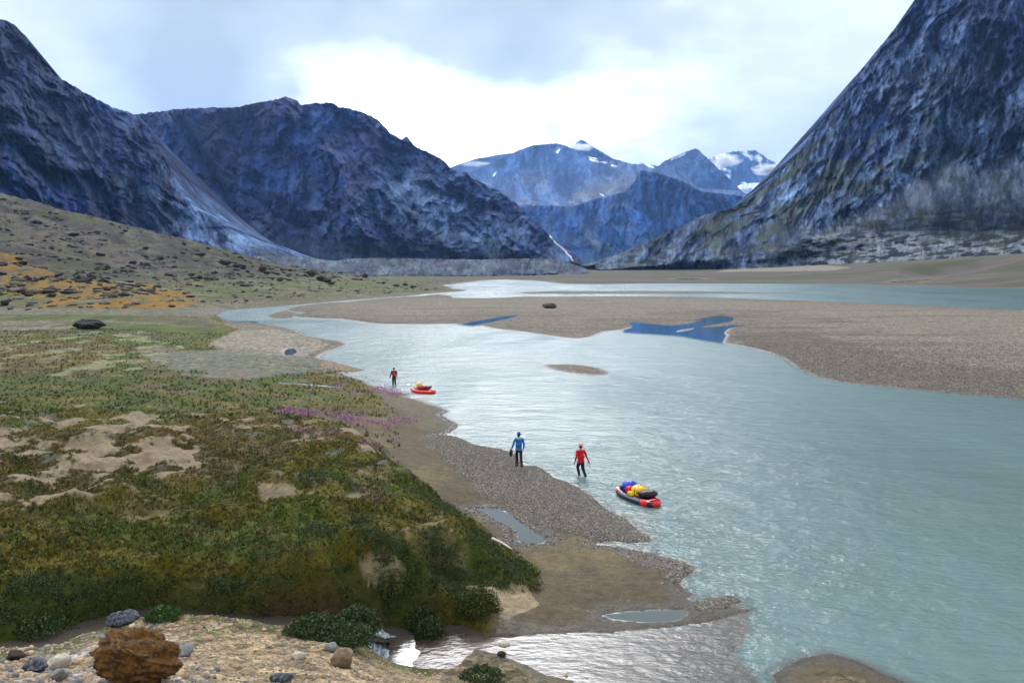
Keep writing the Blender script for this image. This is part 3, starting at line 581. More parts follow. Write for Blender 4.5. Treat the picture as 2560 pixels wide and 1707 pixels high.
# left mountain
A_SIL = P_((-700,-250),(-300,-160),(-60,20),(0,43),(30,55),(60,85),(85,120),(110,160),(140,182),(180,205),(215,225),(260,248),(300,260),(316,266),(345,300),(365,338),(388,380),(412,432),(440,470),(470,492),(520,522),(560,548),(595,573),(620,586),(650,592),(700,600),(760,607),(815,613),(850,618))
A_BASE = P_((-700,690),(0,650),(300,655),(540,655),(620,652),(850,650))
def A_sh(t, px, py):
    return np.where(t < .25, t * 1.5, .375 + (t - .25) * .833)
def A_rel(x, z, t, px, py):
    k = sst(.12, .34, t + .06 * fbm(px / 60, py / 30, 3, 320)) * (1 - .88 * sst(560, 690, px))
    return -k * (crags(x, z, 230, 34, 3, 321) * 120 + crags(x, z, 70, 40, 3.2, 322, 5) * 58 + crags(x, z, 20, 42, 2.5, 323, 3) * 18) - (1 - k) * 80 * sst(900, 600, px) - fbm(x / 90, z / 60, 3, 324) * 12
def A_col(x, z, t, px, py, D):
    n = fbm(x / 120, z / 160, 4, 330); f = crags(x, z, 30, 42, 4, 331, 4)
    c = np.ones(x.shape + (3,)) * R_NAVY; c = mixc(c, R_BLUE * 1.15, sst(-.1, .3, n)); c = mixc(c, R_PURP * .8, sst(.05, .35, fbm(x / 90, z / 60, 4, 332)) * .6)
    pale = np.exp(-((px - (330 + (py - 300) * .88)) / (55 + (py - 300) * .16)) ** 2) * sst(380, 560, py)
    pale = np.maximum(pale, np.exp(-(dist_poly(px, py, P_((440,545),(500,560),(585,568),(560,545),(480,480))) / 26) ** 2) * sst(460, 560, py))
    pale = pale * sst(.0, .45, f + .3 * fbm(x / 50, z / 50, 3, 333))
    c = mixc(c, R_PALE * 1.25, np.clip(pale * 1.1, 0, .9)); c = mixc(c, R_PALE * .5, sst(.35, .6, f) * .4)
    c = mixc(c, (.06, .05, .045), sst(.2, .4, fbm(px / 40, py / 14, 3, 334)) * .35 * (py < 300) * (py > 200))
    scr = sst(.34, .16, t + .10 * fbm(px / 45, py / 40, 4, 335)) ; scr = np.maximum(scr, sst(600, 680, px + 20 * fbm(px / 20, py / 20, 3, 338)))
    sc_ = mixc(np.ones(c.shape) * np.array((.088, .076, .088)), (.135, .125, .13), sst(0, .3, fbm(x / 25, z / 60, 4, 336)))
    c = mixc(c, sc_, scr); lightb = np.exp(-((py - (600 + (px - 640) * .17)) / 9) ** 2) * (px > 655) * (px < 960) * sst(655, 740, px); c = mixc(c, (.30, .30, .28), np.clip(lightb, 0, 1) * .75)
    c = mixc(c, (.8, .84, .9), sst(2.2, 1.0, dist_poly(px + 4 * fbm(px / 5, py / 5, 2, 337), py, [(660,642),(676,650),(684,662),(693,672)], False)))
    c = mixc(c, SNOW, inside(px, py, [(394,494),(404,498),(415,506),(410,507),(399,501)]) * .8)
    return c
mountain('mountain', A_SIL, A_BASE, [(-800, 620), (0, 800), (640, 950), (930, 1050)], [(-800, 1200), (0, 1400), (344, 1500), (480, 1300), (640, 1200), (930, 1200)], A_sh, 2.3, 330, A_rel, A_col, m_rockA, jag=2.0, seed=1)

# long central wall
B_SIL = P_((230,300),(300,268),(316,263),(400,252),(490,247),(540,247),(570,241),(600,235),(640,227),(655,222),(668,226),(684,232),(690,243),(700,241),(725,237),(745,237),(760,236),(778,247),(795,249),(820,254),(845,263),(868,276),(885,292),(897,306),(908,312),(922,322),(935,314),(948,332),(960,340),(980,349),(1000,358),(1018,370),(1037,388),(1052,396),(1072,396),(1084,410),(1110,422),(1140,436),(1170,455),(1200,480),(1228,508),(1255,535),(1290,562),(1318,583),(1340,603))
B_BASE = P_((230,640),(1340,610))
def B_sh(t, px, py): return np.where(t < .2, t * 1.7, .34 + (t - .2) * .825)
def B_rel(x, z, t, px, py):
    k = sst(.08, .3, t + .05 * fbm(px / 60, py / 30, 3, 340)); ang = 14
    r = crags(x, z, 420, 26, 2.4, 341) * 280 + crags(x, z, 130, 34, 2.6, 342, 5) * 110 + crags(x, z, 38, -24, 2.2, 343, 4) * 38
    g1 = np.exp(-((px - (450 + (py - 300) * .62)) / 16) ** 2) * (py > 270)
    return -k * r - (1 - k) * 175 + g1 * 190 - fbm(x / 160, z / 100, 3, 344) * 20
def B_col(x, z, t, px, py, D):
    n = fbm(x / 260, z / 260, 4, 350); f = crags(x, z, 55, 34, 4, 351, 4)
    c = np.ones(x.shape + (3,)) * R_BLUE; c = mixc(c, R_NAVY * 1.3, sst(-.05, .3, n)); c = mixc(c, R_PURP, sst(.0, .3, fbm(x / 150, z / 130, 4, 352)) * .7)
    c = mixc(c, R_PALE * .75, sst(.25, .6, f) * .42 * sst(350, 560, py + (px - 900) * .2)); c = mixc(c, R_PALE * .9, sst(.2, .5, f) * np.exp(-(dist_poly(px, py, P_((900,420),(1010,500),(1180,570),(1250,590)), False) / 45) ** 2) * .7)
    scr = sst(.30, .12, t + .14 * fbm(px / 50, py / 40, 4, 353)) * .9
    c = mixc(c, np.array((.075, .078, .105)), scr); c = mixc(c, V_GRN * .7, sst(.1, .3, fbm(px / 90, py / 30, 3, 354)) * .5 * (py > 590))
    d = dist_poly(px + 3 * fbm(px / 7, py / 9, 2, 356), py, P_((1262,540),(1270,550),(1276,558),(1296,574),(1308,588),(1316,598)), False)
    return mixc(c, (.85, .88, .92), sst(2.6, 1.2, d))
mountain('mountain', B_SIL, B_BASE, [(250, 1900), (900, 1700), (1460, 1750)], [(250, 2900), (700, 2700), (1160, 2500), (1460, 2000)], B_sh, 2.0, 330, B_rel, B_col, m_rockB, jag=1.8, back=1500, seed=2)

# far domed mountain with the cliff front
C_SIL = [(1080,470),(1130,450),(1174,432),(1276,387),(1300,375),(1332,364),(1391,359),(1410,363),(1425,370),(1468,391),(1520,402),(1565,406),(1616,410),(1650,417),(1680,430),(1723,455),(1748,472),(1808,474),(1850,478),(1876,498),(1900,520),(1990,560),(2100,600)]
C_BASE = [(1080,672),(2100,672)]
def edge_y(px): return interp_pts([(1080,540),(1180,520),(1330,512),(1430,516),(1480,500),(1560,480),(1585,455),(1600,425),(1640,432),(1700,450),(1760,480),(1850,488),(2100,610)], px)
def C_sh(t, px, py):
    e = edge_y(px); yb = 672.; q = np.clip((yb - py) / np.maximum(yb - e, 1), 0, None)      # 0 foot, 1 cliff edge
    top = interp_pts(C_SIL, px); u = np.clip((e - py) / np.maximum(e - top, 4), 0, 1)
    return np.where(q < 1, .05 + .33 * np.where(q < .3, q * 1.6, .48 + (q - .3) * .74), .38 + .62 * np.sqrt(u))
def C_rel(x, z, t, px, py):
    e = edge_y(px); cl = (py > e); k = np.where(cl, 1, .35)
    v = crags(x, z, 300, 4, 3.2, 361, 5) * 230 + crags(x, z, 85, 3, 4, 362, 4) * 70
    return -k * v - crags(x, z, 900, -20, 2, 363, 4) * 160 * (1 - k)
def C_col(x, z, t, px, py, D):
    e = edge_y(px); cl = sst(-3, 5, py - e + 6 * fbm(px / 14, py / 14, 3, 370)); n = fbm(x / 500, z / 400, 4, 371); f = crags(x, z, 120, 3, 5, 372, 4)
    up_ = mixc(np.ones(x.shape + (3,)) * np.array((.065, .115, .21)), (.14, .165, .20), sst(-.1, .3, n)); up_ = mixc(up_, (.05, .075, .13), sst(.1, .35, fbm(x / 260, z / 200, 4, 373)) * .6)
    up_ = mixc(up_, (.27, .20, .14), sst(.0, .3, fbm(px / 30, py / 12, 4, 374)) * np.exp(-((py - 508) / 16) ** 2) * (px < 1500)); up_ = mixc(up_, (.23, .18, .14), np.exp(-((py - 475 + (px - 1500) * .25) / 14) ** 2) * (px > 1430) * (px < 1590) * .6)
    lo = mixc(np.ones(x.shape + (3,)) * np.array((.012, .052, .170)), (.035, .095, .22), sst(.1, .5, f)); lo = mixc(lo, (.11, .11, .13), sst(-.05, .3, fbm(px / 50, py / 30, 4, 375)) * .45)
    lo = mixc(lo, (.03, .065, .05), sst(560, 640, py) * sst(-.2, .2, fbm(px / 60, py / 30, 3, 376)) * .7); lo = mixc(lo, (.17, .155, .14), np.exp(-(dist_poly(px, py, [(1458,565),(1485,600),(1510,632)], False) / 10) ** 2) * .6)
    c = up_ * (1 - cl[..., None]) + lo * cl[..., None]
    sn = np.zeros(x.shape)
    for a, b, w in (((1393,381),(1398,374),2.2),((1473,391),(1492,397),2.2),((1476,399),(1495,405),2.5),((1502,406),(1517,407),2),((1530,414),(1540,416),2),((1612,410),(1632,418),2.6),((1570,407),(1600,409),1.6),((1232,440),(1240,432),1.6),((1500,485),(1508,490),1.8)):
        sn = np.maximum(sn, dist_poly(px + 3 * fbm(px / 6, py / 6, 2, 377), py + 1.5 * fbm(px / 5, py / 5, 2, 378), [a, b], False) < w)
    return mixc(c, SNOW, sn * .9)
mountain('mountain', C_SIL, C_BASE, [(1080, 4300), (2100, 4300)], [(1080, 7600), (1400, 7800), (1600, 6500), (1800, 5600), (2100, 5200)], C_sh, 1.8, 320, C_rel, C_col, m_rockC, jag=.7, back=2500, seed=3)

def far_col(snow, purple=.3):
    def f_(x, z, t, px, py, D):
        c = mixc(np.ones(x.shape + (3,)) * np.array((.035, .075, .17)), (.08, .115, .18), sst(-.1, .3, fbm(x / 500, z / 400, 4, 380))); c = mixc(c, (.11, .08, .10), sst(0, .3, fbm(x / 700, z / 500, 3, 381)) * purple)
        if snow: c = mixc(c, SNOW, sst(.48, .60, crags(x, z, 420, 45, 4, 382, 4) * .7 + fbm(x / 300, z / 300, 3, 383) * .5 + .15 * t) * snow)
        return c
    return f_
far_rel = lambda x, z, t, px, py: -crags(x, z, 700, 12, 2.5, 390, 5) * 330 - crags(x, z, 180, -20, 2.5, 391, 4) * 80
lin = lambda t, px, py: t
def D_col(x, z, t, px, py, D):
    c = far_col(0)(x, z, t, px, py, D); sn = dist_poly(px, py, [(1680,398),(1705,388),(1712,384)], False) < 3.0; return mixc(c, SNOW, sn * .8)
mountain('mountain', [(1600,440),(1650,413),(1663,402),(1697,387),(1720,378),(1740,371),(1750,379),(1765,393),(1787,413),(1808,434),(1833,459),(1855,478),(1876,493),(1920,530)], [(1600,560),(1920,560)], [(1600, 7200), (1920, 7000)], [(1600, 8600), (1920, 8300)], lin, 1.8, 110, far_rel, D_col, m_rockC, jag=1.2, back=1500, seed=4)
mountain('mountain', [(1700,440),(1774,398),(1787,389),(1810,383),(1833,380),(1860,378),(1889,377),(1905,385),(1918,396),(1944,411),(1960,419),(1990,440),(2060,470)], [(1700,560),(2060,560)], [(1700, 10800), (2060, 10800)], [(1700, 12400), (2060, 12400)], lin, 1.8, 110, far_rel, far_col(.85, .9), m_rockC, jag=1.6, back=1500, seed=5)
mountain('mountain', [(1390,400),(1415,380),(1432,366),(1444,355),(1452,350),(1460,353),(1470,359),(1502,379),(1531,396),(1565,407),(1620,430)], [(1400,480),(1620,480)], [(1400, 9200), (1620, 9200)], [(1400, 10000), (1620, 10000)], lin, 1.8, 60, far_rel, far_col(0), m_rockC, jag=.8, back=1500, seed=6)
mountain('mountain', [(1050,450),(1128,419),(1149,410),(1187,398),(1238,389),(1276,384),(1330,384)], [(1050,520),(1330,520)], [(1050, 9500), (1330, 9500)], [(1050, 11000), (1330, 11000)], lin, 1.8, 60, far_rel, far_col(0), m_rockC, jag=.6, back=1500, seed=7)

# glacier tongue between the far peaks
def G_col(x, z, t, px, py, D):
    c = np.ones(x.shape + (3,)) * np.array((.62, .74, .80)); c = mixc(c, (.42, .55, .62), sst(.1, .5, crags(x, z, 160, 75, 5, 400, 4))); return mixc(c, (.85, .88, .9), sst(.8, .95, t))
mountain('glacier', [(1830,475),(1850,462),(1868,459),(1900,457),(1940,455),(1985,452),(2040,450)], [(1830,560),(2040,560)], [(1830, 8800), (2040, 8800)], [(1830, 10600), (2040, 10600)], lin, 1.8, 60, lambda x, z, t, px, py: -crags(x, z, 200, 80, 4, 401, 4) * 60, G_col, m_rockC, jag=.4, back=800, seed=8)

# right-hand mountain
R_SIL = [(1488,662),(1500,654),(1548,640),(1572,628),(1597,616),(1630,602),(1660,591),(1690,575),(1718,562),(1740,548),(1767,536),(1800,530),(1834,521),(1858,508),(1883,494),(1900,478),(1922,460),(1942,440),(1960,422),(1994,383),(2033,334),(2052,312),(2072,291),(2106,247),(2125,208),(2150,180),(2179,150),(2202,118),(2227,87),(2256,53),(2295,0),(2350,-90),(2450,-210),(2600,-360),(2900,-520),(3400,-700)]
R_BASE = [(1488,672),(1500,679),(1600,680),(1694,679),(1839,675),(2033,665),(2227,664),(2421,660),(2560,658),(3400,660)]
def R_sh(t, px, py):
    s = interp_pts([(1488,.2),(1767,.5),(2000,.9),(2560,1),(3400,1)], px); y = sst(655, 560, py)
    lo = np.clip((672 - py) / 100., 0, 1) * .42 * s; return np.where(t < 1e-9, 0, (1 - s * .9) * t + s * .9 * (np.clip((672 - py) / 95., 0, 1) * .42 + .58 * np.clip((577 - py) / (577 - np.minimum(interp_pts(R_SIL, px), 570)), 0, 1)))
def fan(px, py):                                  # the scree cones that lean on the wall
    top = interp_pts([(1500,700),(2040,700),(2100,560),(2160,520),(2250,470),(2330,425),(2390,400),(2440,420),(2500,405),(2560,392),(2700,360),(3400,330)], px)
    return sst(-14, 30, py - top + 26 * fbm(px / 36, py / 36, 4, 410))
def R_rel(x, z, t, px, py):
    fn = fan(px, py); bench = sst(565, 600, py + 12 * fbm(px / 40, py / 20, 3, 411)) * sst(1850, 2000, px)
    k = (1 - .9 * np.maximum(fn, bench)) * np.clip((px - 1450) / 300, .25, 1)
    r = crags(x, z, 260, -26, 3.4, 412) * 150 + crags(x, z, 80, -14, 3.4, 413, 5) * 72 + crags(x, z, 24, -20, 3, 414, 4) * 24
    return -k * r - (1 - k) * 105 * sst(1700, 2000, px) - bench * (ridged(x / 60, z / 30, 5, 415) * 34 + fbm(x / 18, z / 9, 4, 416) * 12) - fn * fbm(x / 60, z / 90, 3, 417) * 14
def R_col(x, z, t, px, py, D):
    n = fbm(x / 120, z / 180, 4, 420); f = crags(x, z, 34, -22, 4, 421, 4); fn = fan(px, py)
    c = np.ones(x.shape + (3,)) * R_GREY * .8; c = mixc(c, R_NAVY * 1.2, sst(-.05, .3, n)); c = mixc(c, R_PALE * .85, sst(.2, .55, f) * .5); c = mixc(c, (.16, .13, .14), np.clip(sst(.1, .35, fbm(x / 130, z / 120, 4, 422)), 0, 1) * .5 * (px > 2200))
    c = mixc(c, R_BLUE * .8, sst(300, 0, py) * .5)
    # green seams run down the slope
    eu = (px - 1500) * .62 + (py - 650); seam = fbm(px / 120 + py / 260, (py + px * .62) / 34, 4, 423)
    edge = np.clip((py - interp_pts(R_SIL, px)) , 0, None)
    g = sst(.02, .2, seam + .22 * np.exp(-((edge - 30) / 34) ** 2) - .1) * sst(240, 420, py)
    g = np.maximum(g, sst(.1, .45, fbm(px / 90, py / 45, 4, 424) + .5 * np.exp(-(dist_poly(px, py, [(2100,430),(2180,445),(2050,470),(1950,540),(1900,600)], False) / 34) ** 2)) * .9 * (py > 380))
    g = np.maximum(g, np.exp(-(dist_poly(px, py, [(2560,520),(2400,560),(2200,570),(2060,600),(1960,640)], False) / 20) ** 2) * sst(-.25, .1, fbm(px / 40, py / 18, 4, 425)))
    gc = mixc(np.ones(c.shape) * V_OLV * .85, V_GRN * .8, sst(-.1, .2, fbm(px / 50, py / 30, 3, 426)))
    c = mixc(c, gc, np.clip(g, 0, 1) * .85)
    pl = np.exp(-(dist_poly(px, py, [(2240,440),(2260,490),(2230,500),(2200,505)], False) / 20) ** 2); c = mixc(c, R_PALE * 1.3, pl * .7 * sst(.0, .4, f)); pl = np.exp(-(dist_poly(px, py, [(2060,415),(2010,465),(1965,495)], False) / 5) ** 2); c = mixc(c, R_PALE * 1.3, pl * .75)
    sc_ = mixc(np.ones(c.shape) * np.array((.13, .125, .135)), (.19, .18, .18), sst(-.1, .3, fbm(x / 22 + z / 60, z / 44, 5, 427))); sc_ = mixc(sc_, V_GRN, sst(.15, .35, fbm(px / 40 + py / 60, py / 30, 4, 428)) * .55); sc_ = mixc(sc_, V_OLV * .8, sst(490, 545, py) * sst(-.1, .2, fbm(px / 60, py / 14, 3, 429)) * (px > 2100) * .8)
    c = mixc(c, sc_, fn)
    # sandy, hummocky foot with dark boulder fields
    low = sst(560, 600, py + 14 * fbm(px / 50, py / 25, 3, 430)) * sst(1950, 2060, px); hm = fbm(px / 44, (py + px * .12) / 13, 6, 431, .62)
    lc = mixc(np.ones(c.shape) * np.array((.31, .275, .225)), (.022, .024, .034), sst(-.06, .1, hm)); lc = mixc(lc, V_OLV * .7, sst(.1, .28, fbm(px / 60, py / 16, 4, 432)) * .7)
    lc = mixc(lc, V_OLV * .75, sst(2250, 2420, px) * sst(615, 585, py) * sst(-.3, .1, hm)); c = mixc(c, lc, low)
    low2 = sst(600, 650, py + 20 * fbm(px / 50, py / 25, 3, 433)) * sst(2060, 1950, px); c = mixc(c, (.20, .19, .175), low2 * sst(-.1, .2, fbm(px / 40, py / 10, 4, 434)) * .75)
    return c
mountain('mountain', R_SIL, R_BASE, [(1488,1450),(1767,1250),(2033,1050),(2227,930),(2421,800),(2560,700),(3400,480)], [(1488,1500),(1767,1650),(1960,1680),(2295,1650),(3400,1600)], R_sh, 2.3, 420, R_rel, R_col, m_rockR, jag=3.6, back=1500, seed=9)

# terminal moraine across the valley mouth
M_SIL = [(540,662),(560,656),(600,645),(640,640),(672,642),(708,639),(740,643),(798,648),(842,653),(866,648),(930,645),(1006,646),(1100,648),(1200,649),(1300,646),(1370,647),(1400,651),(1440,662),(1470,674)]
M_BASE = [(540,678),(700,690),(1000,697),(1250,696),(1400,690),(1470,681)]
def M_col(x, z, t, px, py, D):
    c = mixc(np.ones(x.shape + (3,)) * np.array((.115, .105, .115)), (.19, .185, .165), sst(-.05, .3, fbm(x / 40, z / 14, 5, 440))); c = mixc(c, (.05, .05, .06), sst(.12, .3, fbm(x / 14, z / 6, 4, 441)) * .6); return mixc(c, V_GRN, sst(.2, .35, fbm(x / 60, z / 12, 3, 442)) * .5)
mountain('moraine', M_SIL, M_BASE, [(540,900),(1000,950),(1470,1100)], [(540,1050),(1000,1080),(1470,1200)], lin, 1.8, 60, lambda x, z, t, px, py: -ridged(x / 55, z / 40, 4, 443) * 26 - fbm(x / 9, z / 6, 3, 444) * 4, M_col, m_moraine, jag=1.0, back=180, seed=10)

# ------------------------------------------------------------------ air
def build_haze():
    x0, x1, y0, y1, z0, z1 = -14500, 14500, -60, 14200, -3, 2700
    v = [(x, y, z) for z in (z0, z1) for y in (y0, y1) for x in (x0, x1)]
    f = [(0, 2, 3, 1), (4, 5, 7, 6), (0, 1, 5, 4), (2, 6, 7, 3), (0, 4, 6, 2), (1, 3, 7, 5)]
    m = bpy.data.materials.new('haze'); m.use_nodes = True; nt = m.node_tree; nt.nodes.clear()
    o = nt.nodes.new('ShaderNodeOutputMaterial'); p = nt.nodes.new('ShaderNodeVolumePrincipled')
    p.inputs['Color'].default_value = (.26, .50, 1.0, 1); p.inputs['Density'].default_value = 3.6e-5; p.inputs['Anisotropy'].default_value = 0.2
    nt.links.new(p.outputs[0], o.inputs['Volume'])
    m.cycles.homogeneous_volume = True
    tag(link_mesh('haze', v, f, m, smooth=False), kind='stuff')
build_haze()

# ------------------------------------------------------------------ creek and small streams
def ribbon(name, pts, width, zoff, murk=.1, calm=.2, wob=.0):
    P = [Vector(p) for p in pts]; out = []
    for a, b in zip(P[:-1], P[1:]):
        n = max(2, int((b - a).length / .35)); out += [a.lerp(b, i / n) for i in range(n)]
    out.append(P[-1]); V = []; nw = 7
    for i, p in enumerate(out):
        d = (out[min(i + 1, len(out) - 1)] - out[max(i - 1, 0)]); d.z = 0; d.normalize(); s = Vector((d.y, -d.x, 0)); w = width(i / len(out)) if callable(width) else width
        w *= 1 + wob * float(fbm(np.array([i * .23]), np.array([1.7]), 2, 500)[0])
        for k in range(nw): V.append(p + s * w * (k / (nw - 1) - .5) + Vector((0, 0, zoff)))
    o = link_mesh(name, [tuple(v) for v in V], grid_faces(len(out), nw), m_water)
    for nm, val in (('murk', murk), ('calm', calm)):
        a = o.data.attributes.new(nm, 'FLOAT', 'POINT'); a.data.foreach_set('value', np.full(len(V), val, np.float32))
    return tag(o, kind='structure')
ribbon('creek', CREEKW, lambda u: 1.6, -.12, murk=.12, calm=.8)
ribbon('creek', CREEK2W, 1.7, -.06, murk=.1, calm=.8)
def draped(name, vpts, w, zoff=.03):
    pts = [on_ground(*p) for p in vpts]; Q = []
    for a, b in zip(pts[:-1], pts[1:]):
        for i in range(6):
            p = a.lerp(b, i / 6); Q.append((p.x, p.y, float(ground_z(p.x, np.array([p.y]))[0]) + zoff))
    return ribbon(name, Q, w, 0, murk=.6, calm=.3, wob=.9)
draped('stream', [(640,881),(680,883),(720,886),(752,889),(790,891)], .55, .05)
# white water where the creek drops into its pool
def foam():
    m = NT('foam'); n = m.noise(7, 6, stretch=(1.6, .6, 1), rough=.7); m.lk(m.mix(m.rng(n, .4, .62, 0, 1), (.10, .14, .17), (.80, .86, .9)), m.b.inputs['Base Color']); m.b.inputs['Roughness'].default_value = .3
    m.lk(m.bump(n, 1.0, .12), m.b.inputs['Normal'])
    a, b = Vector(up(838, 1436, .62) + (.62,)), Vector(up(915, 1480, .10) + (.10,)); V = []; nu, nv = 26, 20; d = b - a; d.z = 0; d.normalize(); s = Vector((d.y, -d.x, 0))
    for i in range(nu):
        for j in range(nv):
            u, v = i / (nu - 1), j / (nv - 1) - .5; p = a.lerp(b, u * 1.0 - .08) + s * v * (1.0 + .7 * u); z = a.z + (b.z - a.z) * sst(0, 1, np.array(u * 1.15)) + .05 + .06 * float(fbm(np.array([u * 4.]), np.array([v * 5.]), 3, 510)[0])
            z -= .07 + .5 * max(0, abs(v) - .34) + .5 * max(0, abs(u - .5) - .36)
            V.append((p.x, p.y, float(z)))
    tag(link_mesh('waterfall', V, grid_faces(nu, nv), m.m), kind='structure')
foam()

# ------------------------------------------------------------------ rocks
rng = random.Random(5)
def ico(sub):
    bm = bmesh.new(); bmesh.ops.create_icosphere(bm, subdivisions=sub, radius=1); V = np.array([v.co[:] for v in bm.verts]); Fc = np.array([[v.index for v in f.verts] for f in bm.faces]); bm.free(); return V, Fc
def rock_shape(sub, seed, flat=.75, planes=9, rough=.12):
    V, Fc = ico(sub); r_ = random.Random(seed); V = V.copy()
    for _ in range(planes):                          # chop faces off, as broken stone has
        n = Vector((r_.uniform(-1, 1), r_.uniform(-1, 1), r_.uniform(-.4, 1))).normalized(); d = r_.uniform(.62, .88); n = np.array(n)
        q = V @ n; V -= np.clip(q - d, 0, None)[:, None] * n
    V += V * (fbm(V[:, 0] * 1.9 + seed, V[:, 1] * 1.9 + V[:, 2] * 2.3, 4, seed % 50) * rough * 1.6)[:, None]
    V[:, 2] *= flat; V -= (V.max(0) + V.min(0)) / 2; V /= (V.max(0) - V.min(0)) / 2
    return V, Fc
def rock_m(name, a, b, spots=None, sc=3.0, bump=.6):
    t = NT(name); n = t.noise(sc, 6, rough=.65); c = t.mix(t.rng(n, .38, .62, 0, 1), a, b)
    if spots: c = t.mix(t.rng(t.noise(sc * 2.3, 5, rough=.7), .5, .62, 0, .85), c, spots)
    t.lk(c, t.b.inputs['Base Color']); t.b.inputs['Roughness'].default_value = .9; t.b.inputs['Specular IOR Level'].default_value = .25
    t.lk(t.bump(t.noise(sc * 2.5, 7, rough=.7), bump, .25 / sc), t.b.inputs['Normal']); return t.m
M_DARK = rock_m('dark_rock', (.012, .011, .014), (.036, .033, .036), (.075, .07, .06), 1.2); M_RUSTY = rock_m('rusty_rock', (.075, .040, .024), (.035, .026, .024), None, 1.0); M_TANR = rock_m('tan_rock', (.27, .19, .12), (.16, .11, .075), None, 1.5)
M_PALE = rock_m('pale_rock', (.52, .47, .38), (.36, .31, .25), None, 9); M_GREYR = rock_m('grey_rock', (.22, .22, .23), (.12, .12, .13), (.3, .28, .25), 7); M_BLUER = rock_m('blue_black_rock', (.018, .024, .035), (.06, .07, .09), (.2, .2, .2), 7)
def boulder(sx, sy, w, h, mat, label, cat='boulder', seed=None, group=None, sub=4, rz=None, name='boulder', sink=.12, flat=1.0):
    """(sx, sy): where its foot is seen in the photograph; w, h: size in photograph pixels"""
    p = on_ground(sx / S, sy / S); k = p.y / F; rx, rzz = w * k / 2, h * k / 2; seed = seed or rng.randint(1, 9999)
    V, Fc = rock_shape(sub, seed, planes=14 if p.y > 60 else 10, rough=.2 if p.y > 60 else .13); V = V * np.array([rx, min(rx * .9, rzz * 2.2), rzz * (1 + sink)]); a = rz if rz is not None else 0; 
    o = link_mesh(name, V, Fc, mat, smooth=False, loc=(p.x, p.y + min(rx * .9, rzz * 2) * .5, p.z + rzz * (1 - sink - (.28 if p.y < 25 else 0))))
    o.data.polygons.foreach_set('use_smooth', np.full(len(o.data.polygons), p.y < 60)); tag(o, label, cat, group); return o
GB = 'boulders on the slope and plain left of the river'
